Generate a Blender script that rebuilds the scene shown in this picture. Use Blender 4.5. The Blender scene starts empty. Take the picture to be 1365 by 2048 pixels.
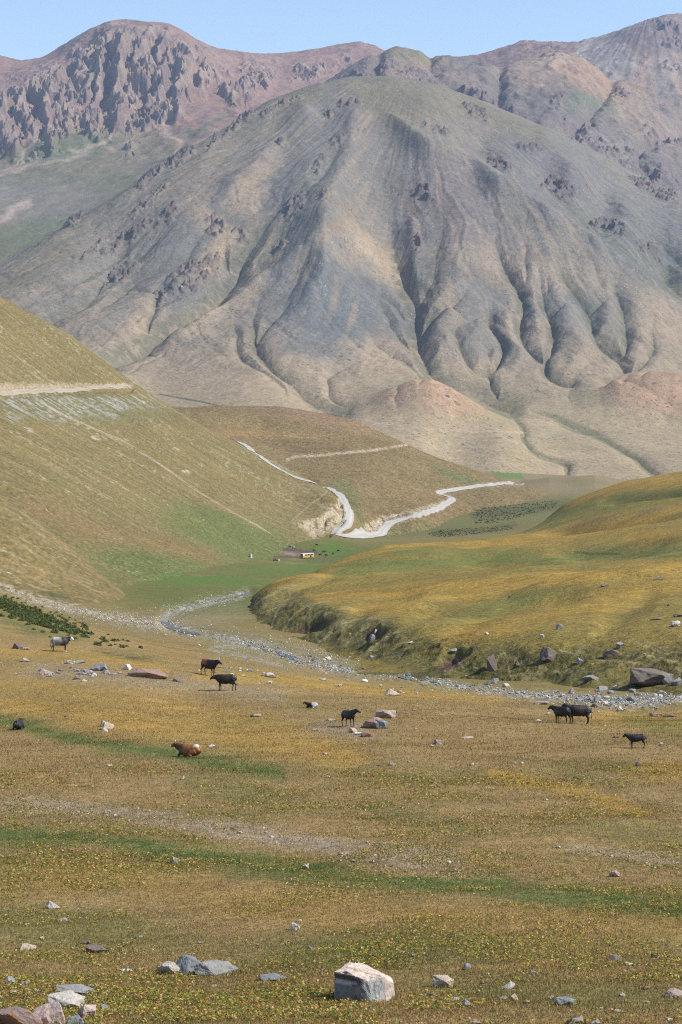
import bpy, bmesh, math, random
import numpy as np
from mathutils import Vector, Matrix

# ------------------------------------------------------------------ camera
scene = bpy.context.scene
COL = scene.collection
F = 3822.0                      # focal length in photo pixels (photo 1365 x 2048)
PITCH = math.radians(5.0)
CP, SP = math.cos(PITCH), math.sin(PITCH)
cam_data = bpy.data.cameras.new("camera")
cam = bpy.data.objects.new("camera", cam_data)
COL.objects.link(cam)
cam_data.sensor_fit = 'VERTICAL'
cam_data.sensor_height = 36.0
cam_data.lens = 36.0 * F / 2048.0
cam_data.clip_start = 0.5
cam_data.clip_end = 60000.0
cam.location = (0, 0, 0)
cam.rotation_euler = (math.radians(90) - PITCH, 0, 0)
scene.camera = cam

# ------------------------------------------------------------------ sun, sky, exposure
SUN_EL = math.radians(45.0)
SUN_AZ = math.radians(101.0)    # clockwise from the view direction (+Y): right, a little behind the camera
world = bpy.data.worlds.new("World")
scene.world = world
world.use_nodes = True
nt = world.node_tree
bg = nt.nodes['Background']
sky = nt.nodes.new('ShaderNodeTexSky')
sky.sky_type = 'NISHITA'
sky.sun_disc = False
sky.sun_elevation = SUN_EL
sky.sun_rotation = SUN_AZ
sky.altitude = 2500
sky.air_density = 1.15
sky.dust_density = 1.6
sky.ozone_density = 0.5
nt.links.new(sky.outputs[0], bg.inputs[0])
bg.inputs[1].default_value = 0.148
sd = bpy.data.lights.new("sun", 'SUN')
sd.energy = 5.0
sd.angle = math.radians(0.5)
sd.color = (1.0, 0.955, 0.88)
sun = bpy.data.objects.new("sun", sd)
COL.objects.link(sun)
sdir = Vector((math.sin(SUN_AZ) * math.cos(SUN_EL), math.cos(SUN_AZ) * math.cos(SUN_EL), math.sin(SUN_EL)))
sun.rotation_euler = sdir.to_track_quat('Z', 'Y').to_euler()
sun.location = (300, -100, 300)
vs = scene.view_settings
vs.view_transform = 'Standard'
vs.look = 'None'
vs.gamma = 1.0
vs.exposure = 0.33
scene.cycles.use_denoising = False
scene.cycles.max_bounces = 6
scene.cycles.diffuse_bounces = 2
scene.cycles.volume_bounces = 1
scene.cycles.volume_step_rate = 4.0
scene.cycles.filter_width = 1.1

# ------------------------------------------------------------------ helpers: survey geometry
def tane(py):
    """slope (dz/dy) of the sight line through photo row py"""
    t = (np.asarray(py, float) - 1024.0) / F
    return (-SP - t * CP) / (CP - t * SP)

def ucol(px, py):
    t = (np.asarray(py, float) - 1024.0) / F
    return ((np.asarray(px, float) - 682.5) / F) / (CP - t * SP)

def survey(X, Y, Z):
    """bearing and elevation of world points, in photo pixels"""
    d = Y * CP - Z * SP
    d = np.where(np.abs(d) < 1e-3, 1e-3, d)
    return 682.5 + F * X / d, 1024.0 - F * (Y * SP + Z * CP) / d

_perm = {}
def perlin(x, y, seed=0):
    if seed not in _perm:
        r = np.random.RandomState(seed + 11)
        p = r.permutation(256)
        a = r.rand(256) * 2 * np.pi
        _perm[seed] = (np.concatenate([p, p]), np.cos(a).astype(np.float32), np.sin(a).astype(np.float32))
    p, ca, sa = _perm[seed]
    xi = np.floor(x).astype(np.int64); yi = np.floor(y).astype(np.int64)
    xf = (x - xi).astype(np.float32); yf = (y - yi).astype(np.float32)
    u = xf * xf * xf * (xf * (xf * 6 - 15) + 10); v = yf * yf * yf * (yf * (yf * 6 - 15) + 10)
    def g(ix, iy, fx, fy):
        h = p[(p[ix & 255] + iy) & 255]
        return ca[h] * fx + sa[h] * fy
    n00 = g(xi, yi, xf, yf); n10 = g(xi + 1, yi, xf - 1, yf)
    n01 = g(xi, yi + 1, xf, yf - 1); n11 = g(xi + 1, yi + 1, xf - 1, yf - 1)
    return (n00 + u * (n10 - n00) + v * (n01 + u * (n11 - n01) - n00 - u * (n10 - n00))) * 1.5

def fbm(x, y, scale, octv=4, seed=0, gain=.5):
    s = 0; a = 1.; t = 0; f = 1. / scale
    for o in range(octv):
        s = s + a * perlin(x * f, y * f, seed + o); t += a; a *= gain; f *= 2.03
    return s / t

def ridged(x, y, scale, octv=4, seed=0, gain=.55):
    s = 0; a = 1.; t = 0; f = 1. / scale; w = 1.
    for o in range(octv):
        n = 1 - np.abs(perlin(x * f, y * f, seed + o)) * 1.7
        n = np.clip(n, 0, 1) ** 2
        s = s + a * n * w; w = np.clip(n * 1.6, 0, 1); t += a; a *= gain; f *= 2.07
    return s / t

def sstep(a, b, x):
    t = np.clip((x - a) / (b - a), 0, 1)
    return t * t * (3 - 2 * t)

def rbf(pts, vals, Q, smooth=1e-4):
    n = len(pts)
    def ker(r2): return 0.5 * r2 * np.log(r2 + 1e-12)
    d2 = ((pts[:, None, :] - pts[None, :, :]) ** 2).sum(-1)
    A = np.zeros((n + 3, n + 3)); A[:n, :n] = ker(d2) + smooth * np.eye(n)
    A[:n, n] = 1; A[:n, n + 1:] = pts; A[n, :n] = 1; A[n + 1:, :n] = pts.T
    w = np.linalg.solve(A, np.concatenate([vals, [0, 0, 0]]))
    out = np.full(len(Q), w[n]) + Q @ w[n + 1:]
    for i in range(n):
        r2 = (Q[:, 0] - pts[i, 0]) ** 2 + (Q[:, 1] - pts[i, 1]) ** 2
        out += w[i] * ker(r2)
    return out

LNB = 2.2
def control_surface(ctrl, uu, yy):
    """ctrl rows: (px, py, Y).  Smooth surface through surveyed points."""
    c = np.array(ctrl, float)
    pu = ucol(c[:, 0], c[:, 1]) * 5.0; pv = np.log(c[:, 2]) * LNB * .5
    # evaluate on a coarse grid, then bicubic-ish (bilinear on fine coarse grid) to the full grid
    cu = np.linspace(uu.min(), uu.max(), 150); cy = np.exp(np.linspace(math.log(yy.min()), math.log(yy.max()), 220))
    Q = np.stack(np.meshgrid(cu * 5.0, np.log(cy) * LNB * .5), -1).reshape(-1, 2)
    g = rbf(np.stack([pu, pv], -1), tane(c[:, 1]), Q).reshape(len(cy), len(cu))
    return cubic2(cu, np.log(cy), g, uu, np.log(yy))

def cubic_w(x0, n, step, x):
    t = np.clip((x - x0) / step, 0, n - 1.000001)
    i = np.floor(t).astype(int); f = t - i
    w = np.stack([-.5 * f + f * f - .5 * f ** 3, 1 - 2.5 * f * f + 1.5 * f ** 3,
                  .5 * f + 2 * f * f - 1.5 * f ** 3, -.5 * f * f + .5 * f ** 3])
    idx = np.stack([np.clip(i + k, 0, n - 1) for k in (-1, 0, 1, 2)])
    return idx, w

def cubic2(cx, cy, g, x, y):
    ix, wx = cubic_w(cx[0], len(cx), cx[1] - cx[0], x)
    iy, wy = cubic_w(cy[0], len(cy), cy[1] - cy[0], y)
    gx = sum(g[:, ix[k]] * wx[k][None, :] for k in range(4))
    return sum(gx[iy[k], :] * wy[k][:, None] for k in range(4))

def seg_dist(U, V, pts, maxd, closed=False):
    """distance to a polyline; also the parameter 0..1 along it (inf beyond maxd)"""
    D = np.full(U.shape, 1e9, np.float32); T = np.zeros(U.shape, np.float32)
    pts = [tuple(map(float, p[:2])) for p in pts]
    L = [0]
    for a, b in zip(pts[:-1], pts[1:]): L.append(L[-1] + math.hypot(b[0] - a[0], b[1] - a[1]))
    tot = max(L[-1], 1e-6)
    for k, (a, b) in enumerate(zip(pts[:-1], pts[1:])):
        x0, x1 = min(a[0], b[0]) - maxd, max(a[0], b[0]) + maxd
        y0, y1 = min(a[1], b[1]) - maxd, max(a[1], b[1]) + maxd
        m = (U > x0) & (U < x1) & (V > y0) & (V < y1)
        if not m.any(): continue
        u = U[m]; v = V[m]
        dx, dy = b[0] - a[0], b[1] - a[1]; l2 = dx * dx + dy * dy + 1e-9
        t = np.clip(((u - a[0]) * dx + (v - a[1]) * dy) / l2, 0, 1)
        d = np.hypot(u - a[0] - t * dx, v - a[1] - t * dy)
        old = D[m]; nw = d < old
        tt = T[m]; tt[nw] = (L[k] + t[nw] * math.sqrt(l2)) / tot; T[m] = tt
        old[nw] = d[nw]; D[m] = old
    return D, T

def smooth_line(pts, n=6):
    """Catmull-Rom resampling of a traced polyline"""
    P = [np.array(p, float) for p in pts]
    P = [2 * P[0] - P[1]] + P + [2 * P[-1] - P[-2]]
    out = []
    for i in range(1, len(P) - 2):
        for k in range(n):
            t = k / n
            out.append(.5 * ((2 * P[i]) + (-P[i - 1] + P[i + 1]) * t + (2 * P[i - 1] - 5 * P[i] + 4 * P[i + 1] - P[i + 2]) * t * t
                             + (-P[i - 1] + 3 * P[i] - 3 * P[i + 1] + P[i + 2]) * t ** 3))
    out.append(P[-2])
    return [tuple(p) for p in out]

def poly_mask(U, V, poly, soft=8.):
    """soft mask of a traced outline"""
    poly = [tuple(map(float, p)) for p in poly]
    xs = [p[0] for p in poly]; ys = [p[1] for p in poly]
    out = np.zeros(U.shape, np.float32)
    m = (U > min(xs) - soft) & (U < max(xs) + soft) & (V > min(ys) - soft) & (V < max(ys) + soft)
    if not m.any(): return out
    u, v = U[m], V[m]
    ins = np.zeros(u.shape, bool); d = np.full(u.shape, 1e9)
    n = len(poly)
    for i in range(n):
        a, b = poly[i], poly[(i + 1) % n]
        if a[1] != b[1]:
            c = ((a[1] > v) != (b[1] > v)) & (u < (b[0] - a[0]) * (v - a[1]) / (b[1] - a[1]) + a[0]); ins ^= c
        dx, dy = b[0] - a[0], b[1] - a[1]; l2 = dx * dx + dy * dy + 1e-9
        t = np.clip(((u - a[0]) * dx + (v - a[1]) * dy) / l2, 0, 1)
        d = np.minimum(d, np.hypot(u - a[0] - t * dx, v - a[1] - t * dy))
    sdv = np.where(ins, d, -d)
    out[m] = sstep(-soft, soft, sdv)
    return out

def ell(U, V, cx, cy, rx, ry, ang=0., soft=.5):
    a = math.radians(ang); c, s = math.cos(a), math.sin(a)
    x = ((U - cx) * c + (V - cy) * s) / rx; y = (-(U - cx) * s + (V - cy) * c) / ry
    return 1 - sstep(1 - soft, 1 + soft, np.sqrt(x * x + y * y))

def stroke(U, V, pts, w, soft=1., n=5):
    d, t = seg_dist(U, V, smooth_line(pts, n) if len(pts) > 2 else pts, w * (1 + soft) + 1)
    return 1 - sstep(w * (1 - min(soft, 1) * .999), w * (1 + soft), d)

def groove(U, V, pts, w, soft=1., n=5):
    """a stroke whose depth tapers to nothing at both ends"""
    d, t = seg_dist(U, V, smooth_line(pts, n) if len(pts) > 2 else pts, w * (1 + soft) * 1.6)
    return np.exp(-(d / (w * (1 + soft) * .6)) ** 2) * sstep(0, .3, t) * (1 - sstep(.7, 1, t))

def mixc(c, col, m):
    col = np.array(col, np.float32)
    return c + (col - c) * m[..., None]

# ------------------------------------------------------------------ materials
MATS = {}
def new_mat(name):
    m = bpy.data.materials.new(name); m.use_nodes = True
    return m, m.node_tree.nodes, m.node_tree.links, m.node_tree.nodes['Principled BSDF']

def N(nodes, kind, **kw):
    n = nodes.new(kind)
    for k, v in kw.items():
        if k.startswith('i_'):
            key = k[2:]
            n.inputs[int(key) if key.isdigit() else key.replace('_', ' ')].default_value = v
        else: setattr(n, k, v)
    return n

def terrain_mat(name, scales, amp, bumps, rough=.95, stretch=(1, 1, 1), rot=(0, 0, 0), hue=None, spots=()):
    """albedo painted in the Col attribute, broken up with world-space noise; bumps: list of (scale, metres)"""
    m, nd, lk, bs = new_mat(name)
    bs.inputs['Roughness'].default_value = rough
    bs.inputs['Specular IOR Level'].default_value = .12
    at = N(nd, 'ShaderNodeAttribute', attribute_name='Col')
    tc = N(nd, 'ShaderNodeTexCoord')
    mp = N(nd, 'ShaderNodeMapping'); mp.inputs['Scale'].default_value = stretch; mp.inputs['Rotation'].default_value = rot
    lk.new(tc.outputs['Object'], mp.inputs['Vector'])
    cur = at.outputs['Color']
    for k, (s, a) in enumerate(zip(scales, amp)):
        no = N(nd, 'ShaderNodeTexNoise', i_Scale=s, i_Detail=3.0, i_Roughness=.6)
        lk.new(mp.outputs[0] if k % 2 == 0 else tc.outputs['Object'], no.inputs['Vector'])
        mr = N(nd, 'ShaderNodeMapRange', i_1=.3, i_2=.7, i_3=1 - a, i_4=1 + a); lk.new(no.outputs[0], mr.inputs[0])
        mul = N(nd, 'ShaderNodeVectorMath', operation='SCALE')
        lk.new(cur, mul.inputs[0]); lk.new(mr.outputs[0], mul.inputs['Scale']); cur = mul.outputs[0]
    for (s, r, colr, dens) in spots:      # separate bushes, stones and clods: round spots of their own colour
        vo = N(nd, 'ShaderNodeTexVoronoi', i_Scale=s); lk.new(tc.outputs['Object'], vo.inputs['Vector'])
        wn = N(nd, 'ShaderNodeTexNoise', i_Scale=s * .13, i_Detail=3.0); lk.new(tc.outputs['Object'], wn.inputs['Vector'])
        m1 = N(nd, 'ShaderNodeMapRange', i_1=r, i_2=r * .6); lk.new(vo.outputs['Distance'], m1.inputs[0])
        m2 = N(nd, 'ShaderNodeMapRange', i_1=dens, i_2=dens + .1); lk.new(wn.outputs[0], m2.inputs[0])
        sv = N(nd, 'ShaderNodeSeparateColor'); lk.new(vo.outputs['Color'], sv.inputs[0])
        m3 = N(nd, 'ShaderNodeMath', operation='MULTIPLY'); lk.new(m1.outputs[0], m3.inputs[0]); lk.new(m2.outputs[0], m3.inputs[1])
        m4 = N(nd, 'ShaderNodeMath', operation='MULTIPLY'); lk.new(m3.outputs[0], m4.inputs[0]); lk.new(sv.outputs[0], m4.inputs[1])
        mx = N(nd, 'ShaderNodeMix', data_type='RGBA'); mx.inputs[7].default_value = (*colr, 1)
        lk.new(m4.outputs[0], mx.inputs[0]); lk.new(cur, mx.inputs[6]); cur = mx.outputs[2]
    if hue:                       # scattered flecks of other colours
        for (s, lo, hi, colr) in hue:
            no = N(nd, 'ShaderNodeTexNoise', i_Scale=s, i_Detail=2.0, i_Roughness=.7); lk.new(tc.outputs['Object'], no.inputs['Vector'])
            mr = N(nd, 'ShaderNodeMapRange', i_1=lo, i_2=hi); lk.new(no.outputs[0], mr.inputs[0])
            mx = N(nd, 'ShaderNodeMix', data_type='RGBA'); mx.inputs[7].default_value = (*colr, 1)
            lk.new(mr.outputs[0], mx.inputs[0]); lk.new(cur, mx.inputs[6]); cur = mx.outputs[2]
    lk.new(cur, bs.inputs['Base Color'])
    prev = None
    for (s, h) in bumps:
        no = N(nd, 'ShaderNodeTexNoise', i_Scale=s, i_Detail=4.0, i_Roughness=.62); lk.new(tc.outputs['Object'], no.inputs['Vector'])
        bp = N(nd, 'ShaderNodeBump', i_Strength=1.0, i_Distance=h); lk.new(no.outputs[0], bp.inputs['Height'])
        if prev: lk.new(prev, bp.inputs['Normal'])
        prev = bp.outputs[0]
    lk.new(prev, bs.inputs['Normal'])
    return m

# ------------------------------------------------------------------ terrain sheets
LAYERS = {}
def mesh_from_arrays(name, V, quads, cols=None, mat=None, smooth=True):
    me = bpy.data.meshes.new(name)
    me.vertices.add(len(V)); me.vertices.foreach_set('co', V.astype(np.float32).ravel())
    k = quads.shape[1]
    me.loops.add(quads.size); me.loops.foreach_set('vertex_index', quads.astype(np.int32).ravel())
    me.polygons.add(len(quads))
    me.polygons.foreach_set('loop_start', np.arange(0, quads.size, k, dtype=np.int32))
    me.polygons.foreach_set('loop_total', np.full(len(quads), k, np.int32))
    if smooth: me.polygons.foreach_set('use_smooth', np.ones(len(quads), bool))
    me.update(calc_edges=True)
    if cols is not None:
        a = me.color_attributes.new('Col', 'FLOAT_COLOR', 'POINT')
        c = np.ones((len(V), 4), np.float32); c[:, :3] = np.clip(cols.reshape(-1, 3), 0.003, 1)
        a.data.foreach_set('color', c.ravel())
    if mat: me.materials.append(mat)
    o = bpy.data.objects.new(name, me); COL.objects.link(o)
    return o

def ypieces(*pcs):
    out = []
    for (a, b, n) in pcs:
        out.append(np.exp(np.linspace(math.log(a), math.log(b), n, endpoint=False)))
    out.append([pcs[-1][1]])
    return np.concatenate(out)

def uaxis(px0, px1, n, lo=None, hi=None, edge=40):
    a = np.linspace((px0 - 682.5) / F, (px1 - 682.5) / F, n)
    L = [a]
    if lo is not None: L.insert(0, np.linspace((lo - 682.5) / F, a[0], edge, endpoint=False))
    if hi is not None: L.append(np.linspace(a[-1], (hi - 682.5) / F, edge + 1)[1:])
    return np.concatenate(L)

def build_layer(key, name, ctrl, uu, yy, relief, paint, mat, crest=None):
    te = control_surface(ctrl, uu, yy)
    if crest:                     # the land never rises past its surveyed crest line
        lim = tane(np.interp(682.5 + F * uu, [p[0] for p in crest], [p[1] for p in crest]))[None, :]
        sf = .0012
        te = -sf * np.logaddexp(-te / sf, -lim / sf)
    Y = np.repeat(yy[:, None], len(uu), 1); X = uu[None, :] * Y
    Z = te * Y
    PX, PY = survey(X, Y, Z)
    Z = relief(X, Y, Z, PX, PY)
    PX, PY = survey(X, Y, Z)
    gy, gx = np.gradient(Z)
    C = paint(X, Y, Z, PX, PY)
    V = np.stack([X, Y, Z], -1).reshape(-1, 3)
    nr, nc = Z.shape
    i = np.arange(nr * nc).reshape(nr, nc)
    q = np.stack([i[:-1, :-1], i[:-1, 1:], i[1:, 1:], i[1:, :-1]], -1).reshape(-1, 4)
    o = mesh_from_arrays(name, V, q, C, mat)
    o['kind'] = 'structure'
    LAYERS[key] = (uu, yy, Z, C)
    return o

def bil(key, x, y, what=2):
    uu, yy, Z, C = LAYERS[key]
    x = np.atleast_1d(np.asarray(x, float)); y = np.atleast_1d(np.asarray(y, float))
    A = Z if what == 2 else C
    u = x / y
    iu = np.clip(np.searchsorted(uu, u) - 1, 0, len(uu) - 2); iy = np.clip(np.searchsorted(yy, y) - 1, 0, len(yy) - 2)
    fu = np.clip((u - uu[iu]) / (uu[iu + 1] - uu[iu]), 0, 1); fy = np.clip((y - yy[iy]) / (yy[iy + 1] - yy[iy]), 0, 1)
    if what != 2: fu = fu[:, None]; fy = fy[:, None]
    z = (A[iy, iu] * (1 - fu) + A[iy, iu + 1] * fu) * (1 - fy) + (A[iy + 1, iu] * (1 - fu) + A[iy + 1, iu + 1] * fu) * fy
    if what == 2:
        z = np.where((u < uu[0]) | (u > uu[-1]) | (y < yy[0]) | (y > yy[-1]), -1e9, z)
    return z

def ground_z(x, y, keys=None):
    z = None
    for k in (keys or LAYERS):
        b = bil(k, x, y); z = b if z is None else np.maximum(z, b)
    return z

def cast(px, py, keys=None):
    """where the sight line through a photo pixel meets the land"""
    u = float(ucol(px, py)); k = float(tane(py)); best = None
    for key in (keys or LAYERS):
        uu, yy, Z, C = LAYERS[key]
        if u < uu[0] or u > uu[-1]: continue
        zz = bil(key, u * yy, yy)
        h = zz - k * yy
        idx = np.nonzero(h >= 0)[0]
        if len(idx) == 0: continue
        i = idx[0]
        if i == 0: y = yy[0]
        else:
            f = h[i - 1] / (h[i - 1] - h[i]); y = yy[i - 1] + f * (yy[i] - yy[i - 1])
        if best is None or y < best: best = y
    if best is None: return None
    return Vector((u * best, best, k * best))

# ---------------- palette (real albedos)
TAN = (.235, .185, .105); GOLD = (.335, .215, .06); OLIVE = (.150, .130, .048); GREEN = (.095, .125, .035)
BROWN = (.200, .140, .068); DIRT = (.36, .29, .20); PALE = (.50, .43, .33); GREYS = (.36, .36, .34)
SCREE = (.20, .19, .175); PURP = (.19, .155, .15); ROSE = (.30, .20, .155); DKSHRUB = (.045, .06, .02)

# ================= ground (meadow, stream valley, valley floor)
G = []
for px in (-300, 0, 340, 682, 1020, 1365, 1665):
    for (row, y) in ((2048, 30), (1950, 36), (1800, 49), (1700, 61), (1600, 78), (1500, 105), (1450, 125)):
        G.append((px, row, y))
G += [(-300, 2900, 8), (682, 2900, 8), (1665, 2900, 8), (682, 5200, 2.5)]
G += [(-200, 1330, 168), (0, 1335, 165), (0, 1300, 182), (150, 1303, 181), (300, 1322, 176), (450, 1347, 168), (400, 1400, 148), (0, 1400, 143),
      (700, 1400, 150), (650, 1372, 170), (900, 1397, 163), (1100, 1408, 157), (1365, 1440, 133), (1100, 1440, 134), (1365, 1425, 148), (1365, 1405, 172), (1550, 1405, 174),
      (0, 1198, 250), (-150, 1150, 260), (0, 1255, 212), (130, 1240, 245), (130, 1278, 208), (250, 1275, 250), (300, 1302, 215),
      (0, 1245, 320), (-150, 1220, 340), (150, 1262, 320), (0, 1172, 460), (100, 1205, 440), (230, 1238, 405), (330, 1252, 380), (300, 1228, 430),
      (1250, 1408, 170), (1100, 1394, 186), (950, 1379, 200), (800, 1353, 226), (660, 1337, 248), (560, 1310, 276), (500, 1289, 300), (420, 1270, 332), (330, 1242, 390),
      (380, 1215, 460), (480, 1190, 560), (400, 1178, 620), (600, 1165, 700), (550, 1140, 860), (450, 1130, 900), (615, 1117, 1130), (500, 1110, 1120), (680, 1098, 1190),
      (700, 1078, 1320), (620, 1087, 1230), (760, 1072, 1500), (900, 1035, 1850), (900, 1062, 1500), (1080, 1012, 2050), (1050, 982, 2500), (1010, 952, 3000), (1100, 966, 2900),
      (1365, 966, 3300), (1200, 982, 2600), (1300, 1002, 2300), (300, 1010, 2000), (0, 1020, 2000), (700, 962, 3400), (0, 980, 3300), (1365, 1120, 900), (1365, 1200, 500), (1365, 1290, 300),
      (1100, 1110, 900), (1100, 1200, 500), (1100, 1300, 290), (0, 1160, 700), (1600, 1100, 900), (-200, 1150, 700)]

STREAM = [(1420, 1392), (1330, 1398), (1250, 1408), (1170, 1400), (1100, 1392), (1020, 1384), (950, 1377), (870, 1364), (800, 1352), (720, 1345), (660, 1335), (600, 1322), (560, 1305), (500, 1288), (450, 1277),
          (400, 1268), (350, 1258), (328, 1242), (345, 1226), (385, 1214), (430, 1202), (480, 1190), (496, 1184)]
STREAM2 = [(560, 1305), (500, 1294), (460, 1292), (420, 1300), (470, 1310), (560, 1330)]
SCREEB = [(-20, 1168), (60, 1196), (130, 1216), (200, 1230), (270, 1243), (340, 1256)]

def ground_relief(X, Y, Z, PX, PY):
    near = 1 - sstep(150, 260, Y)
    Z = Z + (fbm(X, Y, 22, 3, 1) * .55 + fbm(X, Y, 9, 3, 4) * .26 + fbm(X, Y, 4, 3, 5) * .10 + fbm(X, Y, 1.3, 2, 8) * .03) * near * sstep(8, 30, Y)
    Z = Z + fbm(X, Y, 60, 4, 3) * 1.1 * sstep(250, 600, Y) + fbm(X, Y, 15, 4, 4) * .5 * sstep(170, 250, Y) * (1 - sstep(500, 800, Y))
    Z = Z + np.interp(PX, (1040, 1100, 1190, 1280, 1340), (0, 13, 19, 11, 0)) * np.exp(-((Y - 2750) / 170) ** 2)
    d = stroke(PX, PY, STREAM, 9, 1.4)
    Z = Z - d * .7 * np.where(Y > 120, 1, 0)
    bed = np.maximum(d, stroke(PX, PY, SCREEB, 16, .8)) * (Y > 130)
    Z = Z + bed * (np.abs(fbm(X, Y, 2.2, 3, 21)) * .7)
    # little eroded lip of the terrace
    lip = groove(PX, PY, [(120, 1296), (200, 1304), (260, 1314), (310, 1320)], 3, 1.) + .7 * groove(PX, PY, [(590, 1356), (680, 1364), (760, 1372)], 2, 1.)
    return Z - lip * .3

def flow(X, Y):
    """field of soft bands running across the meadow"""
    return X * .16 + Y

def ground_paint(X, Y, Z, PX, PY):
    C = np.zeros(X.shape + (3,), np.float32); C[:] = (.250, .170, .070)
    w = fbm(X, Y, 18, 4, 31) * 26; wx = fbm(X, Y, 9, 4, 41) * 30
    w = w + fbm(X, Y, 3.5, 3, 51) * 12
    A, B = PX + wx, PY + w * np.clip(60 / Y, .25, 1)
    n1 = fbm(X, Y, 14, 4, 61); n2 = fbm(X, Y, 3, 4, 71); n3 = fbm(X, Y, .9, 3, 75)
    C = mixc(C, (.190, .150, .055), sstep(-.1, .5, n1))
    C = mixc(C, (.285, .180, .075), sstep(.0, .5, n2) * .7)
    far = sstep(200, 420, Y)
    C = mixc(C, (.165, .135, .052), far * .8)
    gold = .75 * stroke(A, B, [(-60, 1400), (100, 1420), (300, 1450), (480, 1478), (600, 1495), (700, 1512)], 22, 1.3)
    gold = np.maximum(gold, .6 * stroke(A, B, [(-60, 1385), (60, 1375), (200, 1395), (400, 1425), (600, 1470)], 16, 1.2))
    gold = np.maximum(gold, .7 * stroke(A, B, [(-60, 1306), (100, 1308), (240, 1325), (330, 1345)], 9, 1.2))
    gold = np.maximum(gold, .8 * stroke(A, B, [(400, 1352), (500, 1358), (620, 1368), (740, 1380), (900, 1392), (1000, 1402)], 9, 1.2))
    gold = np.maximum(gold, .75 * stroke(A, B, [(1190, 1432), (1290, 1440), (1400, 1450)], 16, 1.2))
    gold = np.maximum(gold, 1. * stroke(PX, B, [(985, 1545), (1090, 1568), (1180, 1590), (1290, 1622)], 11, .9))
    gold = np.maximum(gold, .6 * ell(A, B, 1350, 1545, 90, 24))
    gold = np.maximum(gold, .35 * stroke(A, B, [(-60, 1770), (200, 1760), (500, 1800), (800, 1830), (1400, 1860)], 26, 1.2))
    C = mixc(C, (.35, .215, .050), gold * (1 - .45 * sstep(-.1, .35, n2)))
    grn = .9 * stroke(A, B, [(-60, 1430), (60, 1452), (150, 1475), (300, 1505), (420, 1530), (560, 1550)], 11, 1.3)
    grn = np.maximum(grn, .95 * stroke(A * .4 + PX * .6, B + n2 * 26 + n3 * 10, [(-60, 1665), (120, 1680), (300, 1710), (430, 1728), (600, 1745), (760, 1760), (950, 1772), (1100, 1785), (1250, 1805), (1420, 1830)], 15, 1.1))
    grn = np.maximum(grn, .6 * ell(A, B, 1230, 1800, 220, 26, 5))
    grn = np.maximum(grn, .45 * ell(A, B, 470, 1580, 120, 25, 10))
    grn = np.maximum(grn, .35 * ell(A, B, 860, 1640, 120, 16, 10))
    grn = np.maximum(grn, .45 * ell(A, B, 1320, 1450, 90, 18, 10))
    grn = np.maximum(grn, .5 * ell(A, B, 150, 1860, 260, 40, 5)); grn = np.maximum(grn, .5 * ell(A, B, 750, 1900, 260, 40, 0))
    grn = np.maximum(grn, .45 * ell(A, B, 1150, 1990, 300, 35, 3))
    grn = np.maximum(grn, .8 * ell(A, B, 420, 1185, 220, 45, 4) * (Y > 420))
    grn = np.maximum(grn, .8 * ell(A, B, 600, 1120, 240, 50, 0) * (Y > 600))
    grn = np.maximum(grn, .3 * stroke(A, B, [(430, 1290), (700, 1330), (1000, 1370), (1365, 1395)], 26, .8) * (Y > 165))
    C = mixc(C, (.075, .110, .025), grn * (.95 + .35 * np.clip(n2, -1, 1)).clip(0, 1))
    lush = ell(A, B, 420, 1162, 110, 12) + .9 * ell(PX, PY, 610, 1135, 130, 9, -3) + ell(PX, PY, 665, 1100, 40, 16)
    C = mixc(C, (.075, .145, .025), np.clip(lush, 0, 1) * .75)
    nf = fbm(X, Y * .5, 70, 4, 91); nf2 = fbm(X, Y * .6, 18, 4, 93); fl = sstep(420, 600, Y)
    C = mixc(C, (.175, .145, .060), fl * sstep(.0, .45, nf) * .55); C = mixc(C, (.13, .12, .05), fl * sstep(.05, .4, nf2) * .5); C = mixc(C, (.22, .19, .10), fl * sstep(.25, .45, -nf2) * .4)
    C = mixc(C, (.10, .115, .04), sstep(1300, 1500, Y) * .6)
    C = mixc(C, (.215, .165, .092), sstep(2250, 2600, Y) * .9); C = mixc(C, (.15, .13, .06), sstep(2250, 2600, Y) * sstep(.0, .4, fbm(X, Y * .4, 60, 4, 95)) * .6)
    # dark wet ground and the bright field
    wet = np.maximum(stroke(PX, B, [(950, 1028), (1040, 1020), (1140, 1008)], 10, .8), .8 * stroke(PX, B, [(870, 1066), (960, 1060), (1030, 1050)], 6, .8))
    C = mixc(C, (.06, .07, .03), wet * .8 * (.6 + .8 * np.clip(n1 + .3, 0, 1)))
    C = mixc(C, (.11, .165, .045), poly_mask(PX, PY, [(978, 943), (1040, 943), (1052, 958), (1000, 957)], 2))
    # trampled corral by the bus
    cor = poly_mask(A * .5 + PX * .5, PY + (B - PY) * .4, [(505, 1090), (545, 1092), (600, 1100), (640, 1112), (600, 1117), (540, 1113), (515, 1105)], 4)
    C = mixc(C, (.17, .12, .10), cor)
    C = mixc(C, (.075, .05, .05), np.maximum(stroke(PX, PY, [(560, 1098), (600, 1102), (632, 1106)], 3, .8), stroke(PX, PY, [(525, 1110), (560, 1113), (600, 1114)], 2.2, .8)) * .9)
    C = mixc(C, (.26, .21, .15), stroke(PX, PY, [(492, 1084), (530, 1094), (590, 1110)], 1.6, .8))
    # bare stony strips
    bare = .95 * stroke(A, B, [(430, 1660), (600, 1690), (750, 1712), (900, 1725)], 16, 1.2)
    bare = np.maximum(bare, .85 * stroke(A, B, [(-40, 1618), (120, 1610), (320, 1640), (450, 1665)], 14, 1.2))
    bare = np.maximum(bare, .6 * stroke(A, B, [(1150, 1700), (1280, 1720), (1400, 1740)], 10, 1.2))
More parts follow.
